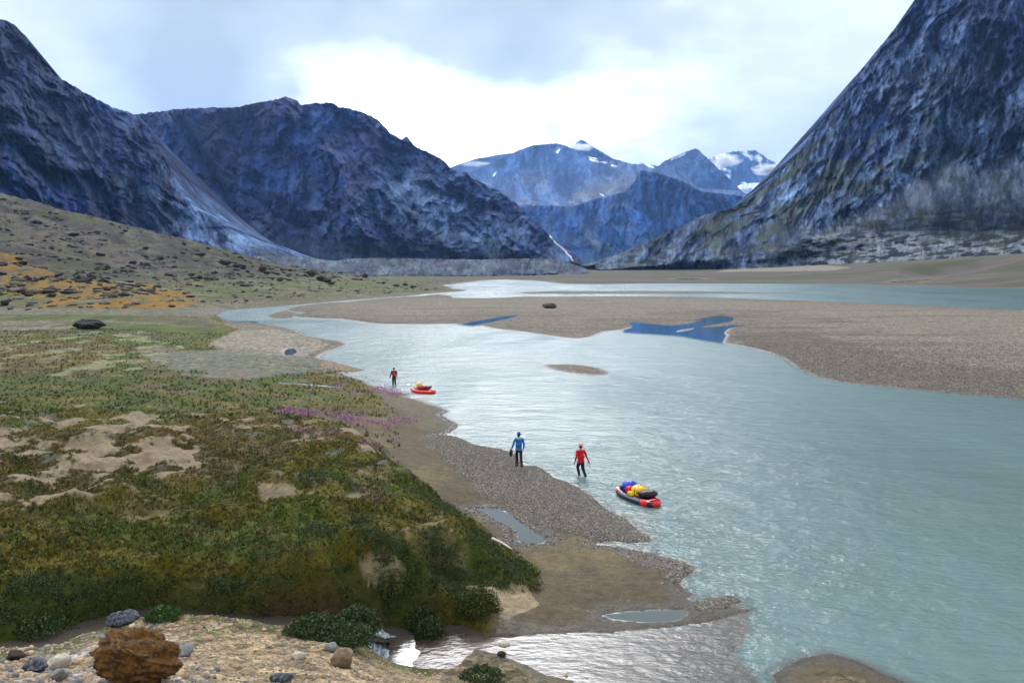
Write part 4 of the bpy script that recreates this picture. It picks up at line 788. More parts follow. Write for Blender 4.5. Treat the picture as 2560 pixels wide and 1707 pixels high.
for b in [(606,673,17,12,M_DARK,'dark squat boulder left of the rust-topped boulder on the far slope'),(619,682,10,6,M_DARK,'small dark stone just below the dark squat boulder on far slope'),
 (655,681,22,18,M_RUSTY,'peaked rust-brown boulder on the far left slope'),(665,685,19,8,M_DARK,'flat dark slab leaning at the foot of the peaked rusty boulder'),(684,682,9,4,M_DARK,'small dark stone right of the peaked rusty boulder'),
 (705,677,11,5,M_DARK,'left one of two small dark boulders under the thin white stream'),(725,678,12,6,M_DARK,'right one of two small dark boulders under the thin white stream'),
 (778,691,22,18,M_RUSTY,'tall blocky brown boulder in front of the grey moraine'),(762,691,10,6,M_DARK,'small dark stone touching the left of the tall blocky boulder'),
 (801,703,23,15,M_DARK,'big rounded black boulder right of the tall brown one'),(817,707,21,12,M_DARK,'black boulder sloping down right of the big rounded black one'),(828,711,16,7,M_DARK,'low black rock at right end of the black boulder cluster'),(781,701,14,5,M_GREYR,'low grey rock left of the big rounded black boulder'),
 (912,695,15,13,M_RUSTY,'upright rounded brown boulder near the right end of the grass slope'),(887,700,24,4,M_DARK,'long low dark rock left of the upright brown boulder'),(902,701,11,5,M_DARK,'small dark stone under the upright brown boulder'),
 (698,703,17,9,M_DARK,'dark pointed boulder on the grass below the far slope'),(681,700,10,4,M_DARK,'low dark stone left of the dark pointed boulder'),(831,695,9,4,M_DARK,'tiny dark stone above the black boulder cluster'),
 (958,710,12,6,M_DARK,'dark round stone in the middle of the far grass spit'),(947,709,14,3,M_DARK,'flat dark stone left of the round stone on the grass spit'),(991,716,19,6,M_DARK,'wide dark rock on the far grass spit'),(1013,714,15,6,M_DARK,'dark rock right of the wide one on the grass spit'),(1030,720,13,6,M_DARK,'last dark rock towards the water on the grass spit'),
 (1131,719.5,9,3,M_TANR,'tan rock at the shore off the grass spit tip'),(1152,718,11,2.6,M_TANR,'flat tan rock standing in water beyond the grass spit'),
 (142,694,20,12,M_DARK,'dark boulder at the upper edge of the orange moss'),(213,703,30,10,M_DARK,'broad dark rock above the orange moss middle'),(268,727,18,9,M_DARK,'dark round boulder in the middle of the orange moss'),(247,714,15,5,M_DARK,'low dark stone behind the round boulder in orange moss'),
 (128,743,24,11,M_DARK,'dark boulder at the left side of the orange moss'),(70,741,24,9,M_DARK,'dark boulder left of the orange moss beside grey slabs'),(174,735,60,9,M_DARK,'long black rock outcrop lying across the orange moss'),(8,765,22,15,M_DARK,'black boulder at the left picture edge below the orange moss'),
 (440,726,17,6,M_GREYR,'grey boulder at the right end of the orange moss'),(380,730,15,4,M_DARK,'low dark stone in the right part of orange moss'),(312,770,18,4,M_DARK,'flat dark stone under the lower rim of orange moss'),(429,768,20,6,M_DARK,'dark oblong stone below right corner of orange moss'),(474,744,26,6,M_DARK,'low dark rock on turf right of the orange moss'),
 (400,650,17,10,M_DARK,'dark boulder high on the slope right of the bare rubble strip'),(459,612,13,6,M_DARK,'dark boulder on the crest line of the boulder slope'),(312,580,12,6,M_DARK,'small boulder standing on the upper crest of the slope'),(45,650,20,7,M_DARK,'dark rock on the green slope at upper left'),(6,688,20,9,M_DARK,'dark rock at left edge above the grey slabs'),
 (560,662,34,12,M_DARK,'long dark outcrop on slope left of the dark squat boulder'),(590,668,20,9,M_DARK,'dark wedge of rock between long outcrop and squat boulder'),(500,640,26,9,M_DARK,'dark outcrop below the crest in the middle of slope'),(420,690,22,8,M_DARK,'dark rock midway down the boulder slope'),(330,660,20,8,M_DARK,'dark rock beside the bare rubble strip'),(250,640,24,8,M_DARK,'dark rock above the bare rubble strip'),(520,700,24,7,M_DARK,'dark rock at the foot of the boulder slope'),(610,716,26,6,M_DARK,'low dark rock strip on turf under the far slope'),(180,590,26,9,M_DARK,'dark rock near crest at the upper left slope'),(90,560,24,9,M_DARK,'dark rock under the crest close to left edge')]:
    boulder(*b, group=GB, sub=3)
boulder(217, 823, 80, 25, M_DARK, 'large lone dark boulder lying on the flat green plain', group=GB, seed=77)
boulder(1374, 771, 36, 13, rock_m('mound_rock', (.085, .078, .068), (.045, .042, .040), None, .8), 'dark pointed mound of rock alone on the gravel bar', seed=91, name='rock_mound', cat='rock mound')
# stones in the stream mouth and on the near slope
boulder(1258, 1622, 36, 17, M_PALE, 'pale rounded stone standing in the brown stream mouth', 'stone', 11, name='stone', sub=3)
boulder(1406, 1627, 18, 8, M_RUSTY, 'small olive-brown stone awash right of the pale rounded stone', 'stone', 12, name='stone', sub=3)
boulder(1254, 1642, 24, 14, M_RUSTY, 'small reddish stone at the bank below the pale rounded one', 'stone', 13, name='stone', sub=3)
boulder(1416, 1694, 11, 13, M_PALE, 'small upright whitish stone at the lower edge of stream mouth', 'stone', 14, name='stone', sub=3)
boulder(745, 1646, 36, 16, M_PALE, 'smooth pale oval stone lying on the sandy near slope', 'stone', 15, name='stone', sub=3)
boulder(850, 1670, 62, 50, M_TANR, 'brown stone with a rounded back right of the pale oval stone', 'stone', 16, name='stone', sub=4)
boulder(826, 1628, 38, 20, M_GREYR, 'grey-white stone resting against the brown rounded stone', 'stone', 19, name='stone', sub=3)
boulder(78, 1680, 66, 32, M_BLUER, 'blue-black stone left of the big orange-lichened boulder', 'stone', 17, name='stone', sub=4)
boulder(140, 1672, 58, 34, M_PALE, 'whitish stone right of the blue-black stone', 'stone', 18, name='stone', sub=3)
boulder(143, 1702, 40, 32, M_GREYR, 'grey stone under the whitish stone at the picture bottom', 'stone', 20, name='stone', sub=3)
boulder(452, 1640, 62, 26, M_GREYR, 'flat grey slab right of the orange-lichened boulder', 'stone', 21, name='stone', sub=3)
boulder(300, 1562, 84, 34, M_BLUER, 'black wet rock at the creek above the lichened boulder', 'rock', 22, name='stone', sub=4)
boulder(35, 1650, 44, 24, M_RUSTY, 'brown stone at far left of the near rubble', 'stone', 23, name='stone', sub=3)
boulder(700, 1705, 60, 20, M_BLUER, 'dark flat stone cut by the bottom edge of picture', 'stone', 24, name='stone', sub=3)
def lichen_boulder():
    t = NT('orange_lichen'); n = t.noise(9, 8, rough=.72); n2 = t.noise(3, 5); n3 = t.noise(22, 5, rough=.7)
    c = t.mix(t.rng(n, .38, .62, 0, 1), (.055, .024, .006), (.27, .12, .02)); c = t.mix(t.rng(n3, .54, .66, 0, .85), c, (.030, .018, .010)); c = t.mix(t.rng(n2, .58, .68, 0, .8), c, (.26, .10, .012))
    sx = t.n.new('ShaderNodeSeparateXYZ'); t.lk(t.tc.outputs['Object'], sx.inputs[0]); c = t.mix(t.rng(t.mth('ADD', sx.outputs[0], t.mth('MULTIPLY', n, .3)), .86, .96, 0, .8), c, (.06, .055, .05))
    t.lk(c, t.b.inputs['Base Color']); t.b.inputs['Roughness'].default_value = .95; t.lk(t.bump(t.noise(16, 8, rough=.75), 1, .09), t.b.inputs['Normal'])
    p = on_ground(330 / S, 1715 / S); k = p.y / F; V, Fc = ico(6); q = V.copy()
    for nn, d in (((-.5, -.3, .8), .86), ((.6, -.3, .75), .84), ((-.95, 0, .2), .88), ((.9, -.2, .1), .85), ((0, -1, .2), .8)):
        nn = np.array(nn) / np.linalg.norm(nn); V -= np.clip(V @ nn - d, 0, None)[:, None] * nn
    V *= (1 + fbm(V[:, 0] * 2 + 3, V[:, 1] * 2 + V[:, 2] * 2.6, 5, 33) * .30 + fbm(q[:, 0] * 9 + q[:, 1] * 4, q[:, 2] * 9 - q[:, 1] * 5, 4, 34) * .13)[:, None]
    V -= (V.max(0) + V.min(0)) / 2; V /= (V.max(0) - V.min(0)) / 2; V[:, 0] += -.28 * V[:, 2]
    V *= np.array([104 * k, 85 * k, 70 * k]); tag(link_mesh('boulder', V, Fc, t.m, loc=(p.x - 6 * k, p.y + 45 * k, p.z + 50 * k)), 'big boulder coated in orange-brown lichen on the near slope', 'boulder')
lichen_boulder()
# bleached stick half hidden by the bank
def driftwood():
    a, b = on_ground(1140, 1248), on_ground(1176, 1265); a.z += .10; b.z += .06; d = b - a; V = []; n = 14
    u = d.normalized(); s1 = u.cross(Vector((0, 0, 1))).normalized(); s2 = s1.cross(u)
    for i in range(n):
        q = i / (n - 1); c = a - d * .25 + d * 1.25 * q + s2 * .03 * math.sin(q * 4); r_ = .055 * (1 - .45 * q)
        for j in range(8): w = j / 8 * 2 * math.pi; V.append(tuple(c + (s1 * math.cos(w) + s2 * math.sin(w)) * r_ * (1 + .15 * math.sin(5 * q + j))))
    Fc = [(i * 8 + j, i * 8 + (j + 1) % 8, i * 8 + 8 + (j + 1) % 8, i * 8 + 8 + j) for i in range(n - 1) for j in range(8)] + [tuple(range(8))[::-1], tuple(range((n - 1) * 8, n * 8))]
    tag(link_mesh('driftwood', V, Fc, plain('bleached_wood', (.55, .53, .50), .8, .2, 12)), 'bleached driftwood pole lying by the foot of the grassy bank', 'driftwood')
driftwood()

# ------------------------------------------------------------------ pebbles, turf, flowers (nobody could count them)
nr = np.random.RandomState(11)
def sample_ground(n, mask, power=1.0, ymax=60):
    """random points of the ground where mask holds, evenly over what a viewer on the slope sees"""
    rows = np.where((YA > 7) & (YA < ymax))[0]; sub = mask[rows]; wts = (sub * (1.0 if power == 1 else 1)).astype(float)
    dens = np.gradient(YA)[rows][:, None] * np.gradient(PA)[None, :] * (YA[rows] ** (power - 1))[:, None] ; p = (wts * dens).ravel(); p /= p.sum()
    k = nr.choice(len(p), n, p=p); i, j = k // sub.shape[1], k % sub.shape[1]; yy = YA[rows][i] + (nr.rand(n) - .5) * np.gradient(YA)[rows][i]; px = PA[j] + (nr.rand(n) - .5) * np.gradient(PA)[j]
    x = (px - CX) / F * yy; return x, yy, ground_z(x, yy), GC[rows][i, j]
m_bits = tinted('pebbles', 8, .25, 12, .02, rough=.85); m_leaf = tinted('leaves', 5, .3, 5, .01, rough=.75); m_petal = tinted('petals', 8, .2, 5, .01, rough=.6)
def rand_rot(n):
    a = nr.rand(n) * 6.283; c, s = np.cos(a), np.sin(a); R = np.zeros((n, 3, 3)); R[:, 0, 0] = c; R[:, 0, 1] = -s; R[:, 1, 0] = s; R[:, 1, 1] = c; R[:, 2, 2] = 1; return R
def pebbles(name, n, mask, s0, s1, cols, ymax=60, power=1.0, sub=1, kexp=2.2):
    x, y, z, _ = sample_ground(n, mask, power, ymax); V0, F0 = ico(sub); nv = len(V0); size = s0 + (s1 - s0) * nr.rand(n) ** kexp
    V = V0[None] * (1 + .28 * (nr.rand(n, nv, 1) - .5)); V = V * np.stack([size * (.8 + .5 * nr.rand(n)), size * (.7 + .4 * nr.rand(n)), size * (.45 + .35 * nr.rand(n))], -1)[:, None, :]
    V = np.einsum('nij,nvj->nvi', rand_rot(n), V); V += np.stack([x, y, z + size * .12], -1)[:, None, :]
    Fc = (F0[None] + (np.arange(n) * nv)[:, None, None]).reshape(-1, 3); c = np.array(cols)[nr.choice(len(cols), n)] * (.65 + .7 * nr.rand(n, 1))
    o = link_mesh(name, V.reshape(-1, 3), Fc, m_bits, smooth=False); set_col(o, np.repeat(c, nv, 0)); return tag(o, kind='stuff')
STONES = [(.15, .135, .115), (.22, .195, .16), (.085, .078, .075), (.18, .125, .09), (.30, .27, .23), (.115, .11, .12)]
near_shore = (SD > -.6) & (SD < 6) & (YG < 62) & (BS < -.2) & (PG < 1900) & (PG > 850) & (VX < 1900)
def vpoly(p, jit=10):
    jx = fbm(XG / 2.2, YG / 2.2, 3, 88) * jit * 2; jy = fbm(XG / 2.2, YG / 2.2, 3, 98) * jit; return inside(VX + jx, VY + jy, p)
GB_ = [(960,1000),(1060,1003),(1170,1036),(1250,1074),(1400,1160),(1500,1243),(1380,1245),(1250,1210),(1110,1140),(1030,1060)]
gbm = vpoly(GB_) | vpoly([(1500,1272),(1590,1300),(1592,1325),(1530,1324),(1400,1264)]) | vpoly([(1590,1375),(1700,1366),(1690,1392),(1600,1400)])
pebbles('gravel', 60000, gbm & (SD > -.25), .011, .046, STONES)
pebbles('gravel', 8000, (np.abs(SD - .15) < .45) & (VY < 1340) & (YG < 60) & (YG > 21) & (PG < 1850) & (BS < 0) & (PG > 880), .012, .055, STONES)
pebbles('gravel', 3500, vpoly([(735,826),(780,838),(835,850),(800,856),(740,845)], 4), .05, .17, [(.30, .20, .13), (.22, .15, .11), (.26, .24, .21)], ymax=95, sub=1)
pebbles('gravel', 3000, (YG < 40) & (SD > .2) & (BS < -.1) & (PG > 1050) & (PG < 1800) & (YG > 21), .008, .03, STONES)
fgm = NEARSIDE & (YG < 23) & (ZB > .5) & (BS < -.1) & (PG < 1500) & (SD > .1)
FGC = [(.32, .24, .155), (.27, .20, .13), (.38, .32, .25), (.25, .22, .20), (.40, .28, .18), (.13, .13, .15), (.42, .27, .18)]
pebbles('rubble', 30000, fgm, .006, .035, FGC, ymax=24, power=1.6); pebbles('rubble', 2300, fgm & (VX < 480 + 120 * gn(XG, YG, 9)), .025, .10, FGC, ymax=24, power=1.6, sub=2, kexp=2.6)
pebbles('rubble', 260, fgm, .025, .08, FGC, ymax=24, power=1.6, sub=2, kexp=2.6)
bar_m = (SD > 0) & (YG > 38) & (YG < 110) & (PG > 1500)
pebbles('gravel', 30000, bar_m & (SD < 40), .03, .10, STONES, ymax=110, sub=1)

def tufts(name, n, mask, h0, h1, blades=5, ymax=60, cmul=1.25, tones=None, power=1.0, w=.22):
    x, y, z, c = sample_ground(n, mask, power, ymax); h = h0 + (h1 - h0) * nr.rand(n) ** 1.5
    nb = blades; a = nr.rand(n, nb) * 6.283; lean = .25 + .7 * nr.rand(n, nb); bx, by = np.cos(a), np.sin(a); hh = h[:, None] * (.6 + .6 * nr.rand(n, nb)); off = h[:, None] * .5
    ox = x[:, None] + bx * off * nr.rand(n, nb); oy = y[:, None] + by * off * nr.rand(n, nb); zz = np.broadcast_to(z[:, None], ox.shape); wd = hh * w
    p0 = np.stack([ox - by * wd, oy + bx * wd, zz - .01], -1); p1 = np.stack([ox + by * wd, oy - bx * wd, zz - .01], -1); p2 = np.stack([ox + bx * hh * lean, oy + by * hh * lean, zz + hh], -1)
    V = np.stack([p0, p1, p2], 2).reshape(-1, 3); Fc = np.arange(len(V)).reshape(-1, 3)
    if tones is not None: c = np.array(tones)[nr.choice(len(tones), n)]
    c = c * cmul * (.55 + .9 * nr.rand(n, 1)); o = link_mesh(name, V, Fc, m_leaf, smooth=False); set_col(o, np.repeat(c, nb * 3, 0)); return tag(o, kind='stuff')
vegm = (GC[..., 0] < .15) & (GC[..., 2] < .055) & (GC.sum(-1) > .02) & (SD > .5)
G_T = [(.07, .10, .016), (.11, .115, .02), (.035, .06, .015), (.15, .125, .02), (.095, .058, .015), (.05, .08, .03)]
tufts('grass', 60000, vegm & (BS > -.3) & (YG < 48), .03, .10, ymax=48)
tufts('grass', 26000, vegm & (BS > -.2) & (YG < 38) & (fbm(XG / 1.3, YG / 1.3, 3, 79) > -.05), .04, .12, tones=G_T, ymax=38, cmul=1.0)
tufts('grass', 14000, vegm & (YG > 44) & (YG < 120) & (PG < 1000), .08, .22, ymax=120, cmul=1.15)
def leaf_cloud(cx, cy, cz, rx, ry, rz, n, leaf, tones):
    a = nr.rand(n) * 6.283; u = nr.rand(n); r_ = np.sqrt(1 - u * u) ; k = .55 + .5 * nr.rand(n) ** .5; lump = 1 + .35 * fbm(np.cos(a) * 1.6 + cx, np.sin(a) * 1.6 + cy + u, 3, 601)
    P = np.stack([cx + rx * r_ * np.cos(a) * k * lump, cy + ry * r_ * np.sin(a) * k * lump, cz + rz * u * k * lump], -1)
    d1 = nr.randn(n, 3); d1 /= np.linalg.norm(d1, axis=1)[:, None]; d2 = np.cross(d1, nr.randn(n, 3)); d2 /= np.linalg.norm(d2, axis=1)[:, None]; s_ = leaf * (.6 + .8 * nr.rand(n, 1))
    V = np.stack([P - d1 * s_, P - d2 * s_ * .45, P + d1 * s_, P + d2 * s_ * .45], 1).reshape(-1, 3); c = np.array(tones)[nr.choice(len(tones), n)] * (.5 + 1.0 * nr.rand(n, 1)); return V, np.repeat(c, 4, 0)
def leafy_cover(name, n, mask, per, tones, ymax=40, r0=.10, r1=.32, leaf=.022):
    x, y, z, _ = sample_ground(n, mask, 1.0, ymax); VV = []; CC = []
    for i in range(n):
        r_ = r0 + (r1 - r0) * nr.rand(); V, c = leaf_cloud(x[i], y[i], z[i] - .03, r_, r_, r_ * .6, per, leaf, tones); VV.append(V); CC.append(c * (.7 + .6 * nr.rand()))
    V = np.concatenate(VV); o = link_mesh(name, V, np.arange(len(V)).reshape(-1, 4), m_leaf, smooth=False); set_col(o, np.concatenate(CC)); return tag(o, kind='stuff')
DW = [(.028, .060, .018), (.045, .080, .022), (.022, .042, .015), (.075, .090, .025)]; OW = [(.085, .085, .018), (.12, .10, .018), (.05, .065, .014), (.11, .05, .012)]
green = vpoly([(-100,1330),(300,1310),(560,1330),(700,1210),(830,1190),(930,1240),(1040,1190),(1210,1300),(1225,1330),(1100,1380),(1120,1430),(830,1425),(500,1418),(300,1400),(-100,1490)], 16) & (BS > 0)
leafy_cover('ground_cover', 1900, green & (fbm(XG / 1.4, YG / 1.2, 3, 78) > .0), 55, DW); leafy_cover('ground_cover', 1900, (BS > .1) & (YG < 38) & vegm & (fbm(XG / 1.5, YG / 1.3, 3, 77) > .10), 40, OW + DW[1:2], r0=.06, r1=.24)
leafy_cover('ground_cover', 700, (BS < 1.6) & (BS > .1) & (YG < 34) & (PG > 900), 60, DW, r0=.1, r1=.3)
def shrub(vx, vy, w, h, label, tones, n=5200, leaf=.034):
    p = on_ground(vx, vy); k = p.y / F; V, c = leaf_cloud(0, 0, 0, w * k * .5, w * k * .42, h * k, n, leaf, tones); o = link_mesh('shrub', V, np.arange(len(V)).reshape(-1, 4), m_leaf, smooth=False, loc=(p.x, p.y + w * k * .3, p.z - .05)); set_col(o, c)
    tag(o, label, 'shrub', 'low willow shrubs along the creek')
shrub(810, 1462, 120, 62, 'dark green low shrub left of the white creek cascade', DW); shrub(715, 1470, 150, 44, 'long dark green shrub on the near creek bank left of the cascade shrub', DW); shrub(780, 1486, 150, 40, 'low green shrub on gravel edge in front of the cascade shrub', DW)
shrub(960, 1450, 95, 50, 'bushy green shrub on the islet between the two creek arms', DW); shrub(985, 1492, 80, 70, 'upright dark shrub hanging over the lower creek arm', DW); shrub(1095, 1425, 115, 66, 'round green and rust shrub at the foot of the bank by the stream mouth', DW + OW)
shrub(1060, 1500, 75, 34, 'small curved shrub on the sandy hump by the stream mouth', DW, 1500); shrub(1105, 1572, 110, 30, 'dark green shrub at bottom edge under the sandy hump', DW, 1800); shrub(365, 1428, 85, 34, 'bright green shrub by the black wet rock', [(.05, .10, .015), (.035, .075, .015)], 1800)
shrub(130, 1478, 110, 26, 'low green shrub at the left beside the creek bend', DW, 1500); shrub(905, 1372, 130, 60, 'round grassy hummock shrub under the bare sandy scar', DW + OW); shrub(50, 1470, 150, 36, 'dark shrub at the left edge above the creek', DW, 2000)
def flowers(n, spots):
    xs, ys, zs = [], [], []
    for (vx, vy, w, h, m) in spots:
        for _ in range(int(m * 1.1)):
            p = on_ground(vx + nr.randn() * w * .5, vy + nr.randn() * h * .9); xs.append(p.x); ys.append(p.y); zs.append(p.z)
    P = np.array([xs, ys, zs]).T; P = np.repeat(P, 7, 0); sc = (P[:, 1] / 40)[:, None]; P = P + nr.randn(*P.shape) * np.array([.22, .22, .0]) * sc; P[:, 2] += .04 + .10 * nr.rand(len(P)); m_ = len(P)
    d1 = nr.randn(m_, 3); d1 /= np.linalg.norm(d1, axis=1)[:, None]; d2 = np.cross(d1, nr.randn(m_, 3)); d2 /= np.linalg.norm(d2, axis=1)[:, None]; s_ = .026 * np.maximum(sc, .6)
    V = np.stack([P - d1 * s_, P - d2 * s_, P + d1 * s_, P + d2 * s_], 1).reshape(-1, 3); c = np.array([(.36, .07, .33), (.46, .14, .42), (.22, .05, .20)])[nr.choice(3, m_)]
    o = link_mesh('flowers', V, np.arange(len(V)).reshape(-1, 4), m_petal, smooth=False); set_col(o, np.repeat(c, 4, 0)); tag(o, kind='stuff')
flowers(0, [(878,893,22,7,42),(905,905,20,5,26),(665,945,40,6,40),(700,950,30,5,28),(780,958,34,8,34),(810,967,40,6,40),(850,972,40,5,30),(900,972,40,6,40),(930,966,20,4,14),(822,943,10,5,10),(720,950,40,5,10),(700,995,30,6,12),(760,1000,40,6,16),(840,1020,24,6,14),(850,1032,20,5,10),
    (905,1012,8,3,4),(1030,930,8,5,6),(850,1140,50,8,16),(870,1150,30,6,8),(940,1130,10,3,2),(640,905,60,6,8),(690,862,20,3,6),(560,862,14,3,5),(835,868,24,4,8),(780,888,40,4,12),(820,905,30,5,12),(600,1270,200,40,8),(900,1230,80,30,10),(560,1530,10,5,0),(1045,1535,12,6,5)])
# countless dark blocks strewn over the slope
def slope_rocks(n, mask, s0, s1, cols, name='rubble', ymax=620):
    rows = np.where((YA > 150) & (YA < ymax))[0]; dens = (mask[rows] * np.gradient(YA)[rows][:, None] ** .6 * np.gradient(PA)[None, :]).ravel(); dens /= dens.sum(); k = nr.choice(len(dens), n, p=dens); i, j = k // len(PA), k % len(PA)
    yy = YA[rows][i]; x = (PA[j] - CX) / F * yy; z = ground_z(x, yy); V0, F0 = ico(1); size = s0 + (s1 - s0) * nr.rand(n) ** 3; V = V0[None] * (1 + .5 * (nr.rand(n, len(V0), 1) - .5)) * np.stack([size * (.8 + nr.rand(n)), size * (.8 + .6 * nr.rand(n)), size * (.4 + .5 * nr.rand(n))], -1)[:, None]
    V = np.einsum('nij,nvj->nvi', rand_rot(n), V) + np.stack([x, yy, z + size * .1], -1)[:, None]; Fc = (F0[None] + (np.arange(n) * len(V0))[:, None, None]).reshape(-1, 3); c = np.array(cols)[nr.choice(len(cols), n)] * (.6 + .8 * nr.rand(n, 1))
    o = link_mesh(name, V.reshape(-1, 3), Fc, m_bits, smooth=False); set_col(o, np.repeat(c, len(V0), 0)); tag(o, kind='stuff')
LBM = inside(VX, VY, [(-1500,300),(1130,300),(1060,664),(869,682),(650,700),(400,712),(-1500,720)])
slope_rocks(4200, (ZG > 4) & (PG < 1000) & (SD > 10) & (fbm(XG / 16, YG / 40, 4, 520) > .04), .2, 1.6, [(.018, .018, .022), (.03, .026, .026), (.10, .09, .07), (.07, .065, .045), (.012, .012, .015)])
slope_rocks(1200, (ZG < 9) & LBM & (SD > 10), .2, .9, [(.03, .03, .035), (.06, .055, .05), (.12, .11, .10)])
# low cloud hanging on the far summits
def mist(px, py, Y, wx, wz, dens, seed):
    V, Fc = ico(3); k = Y / F; m = bpy.data.materials.new('mist'); m.use_nodes = True; nt = m.node_tree; nt.nodes.clear(); o = nt.nodes.new('ShaderNodeOutputMaterial'); p = nt.nodes.new('ShaderNodeVolumePrincipled')
    tc = nt.nodes.new('ShaderNodeTexCoord'); n = nt.nodes.new('ShaderNodeTexNoise'); n.inputs['Scale'].default_value = 2.2; n.inputs['Detail'].default_value = 4; mp = nt.nodes.new('ShaderNodeMapping'); mp.inputs['Location'].default_value = (seed, 0, 0)
    le = nt.nodes.new('ShaderNodeVectorMath'); le.operation = 'LENGTH'; nt.links.new(tc.outputs['Object'], le.inputs[0]); nt.links.new(tc.outputs['Object'], mp.inputs[0]); nt.links.new(mp.outputs[0], n.inputs['Vector'])
    a = nt.nodes.new('ShaderNodeMath'); a.operation = 'MULTIPLY_ADD'; nt.links.new(le.outputs['Value'], a.inputs[0]); a.inputs[1].default_value = -.55; nt.links.new(n.outputs[0], a.inputs[2])
    mr = nt.nodes.new('ShaderNodeMapRange'); mr.inputs[1].default_value = .02; mr.inputs[2].default_value = .35; mr.inputs[4].default_value = dens; nt.links.new(a.outputs[0], mr.inputs[0]); nt.links.new(mr.outputs[0], p.inputs['Density']); p.inputs['Color'].default_value = (.98, .99, 1, 1); p.inputs['Anisotropy'].default_value = .75
    nt.links.new(p.outputs[0], o.inputs['Volume']); ob = link_mesh('mist', V, Fc, m, loc=((px - CX) * k, Y, H + (HZ - py) * k)); ob.scale = (wx * k, wx * k * .8, wz * k); tag(ob, kind='stuff')
for a in ((1815, 402, 10200, 44, 18, .016, 4.), (1930, 424, 9700, 56, 17, .03, 7.), (1190, 410, 9000, 60, 7, .004, 9.), (1452, 368, 8900, 40, 11, .016, 1.)): mist(*a)

# ------------------------------------------------------------------ people and rafts
def finish(me_obj, name, mat, parent):
    dg = bpy.context.evaluated_depsgraph_get(); me = bpy.data.meshes.new_from_object(me_obj.evaluated_get(dg)); me.name = name; o = bpy.data.objects.new(name, me); COL.objects.link(o); me.materials.clear(); me.materials.append(mat)
    me.polygons.foreach_set('use_smooth', np.full(len(me.polygons), True)); o.parent = parent; old = me_obj.data; bpy.data.objects.remove(me_obj); bpy.data.meshes.remove(old); return o
def skin(name, pts, edges, mat, parent, sub=2):
    """pts: list of (x, y, z, rx, ry); the first one is the root"""
    me = bpy.data.meshes.new(name); me.from_pydata([p[:3] for p in pts], edges, []); o = bpy.data.objects.new(name, me); COL.objects.link(o); m = o.modifiers.new('s', 'SKIN'); m.use_smooth_shade = True
    for i, p in enumerate(pts):
        sv = me.skin_vertices[0].data[i]; sv.radius = (p[3], p[4] if len(p) > 4 else p[3]); sv.use_root = (i == 0)
    ss = o.modifiers.new('u', 'SUBSURF'); ss.levels = sub; ss.render_levels = sub; bpy.context.view_layer.update(); return finish(o, name, mat, parent)
M_SKIN = plain('skin', (.42, .24, .17), .55, .08); M_HAIR = plain('hair', (.022, .016, .012), .6, .3, 40)
def tube_faces(path, rads, n=8, cap=True):
    V = []; P = [Vector(p) for p in path]
    for i, p in enumerate(P):
        d = (P[min(i + 1, len(P) - 1)] - P[max(i - 1, 0)]).normalized(); u = d.cross(Vector((.13, .21, 1))).normalized(); v = d.cross(u); r_ = rads[i] if isinstance(rads, (list, tuple)) else rads
        for j in range(n): a = j / n * 2 * math.pi; V.append(tuple(p + (u * math.cos(a) + v * math.sin(a)) * r_))
    Fc = [(i * n + j, i * n + (j + 1) % n, i * n + n + (j + 1) % n, i * n + n + j) for i in range(len(P) - 1) for j in range(n)]
    if cap: Fc += [tuple(range(n))[::-1], tuple(range((len(P) - 1) * n, len(P) * n))]
    return V, Fc
def merge(parts):
    V, Fc = [], []
    for v, f in parts: k = len(V); V += [tuple(q) for q in v]; Fc += [tuple(i + k for i in g) for g in f]
    return V, Fc
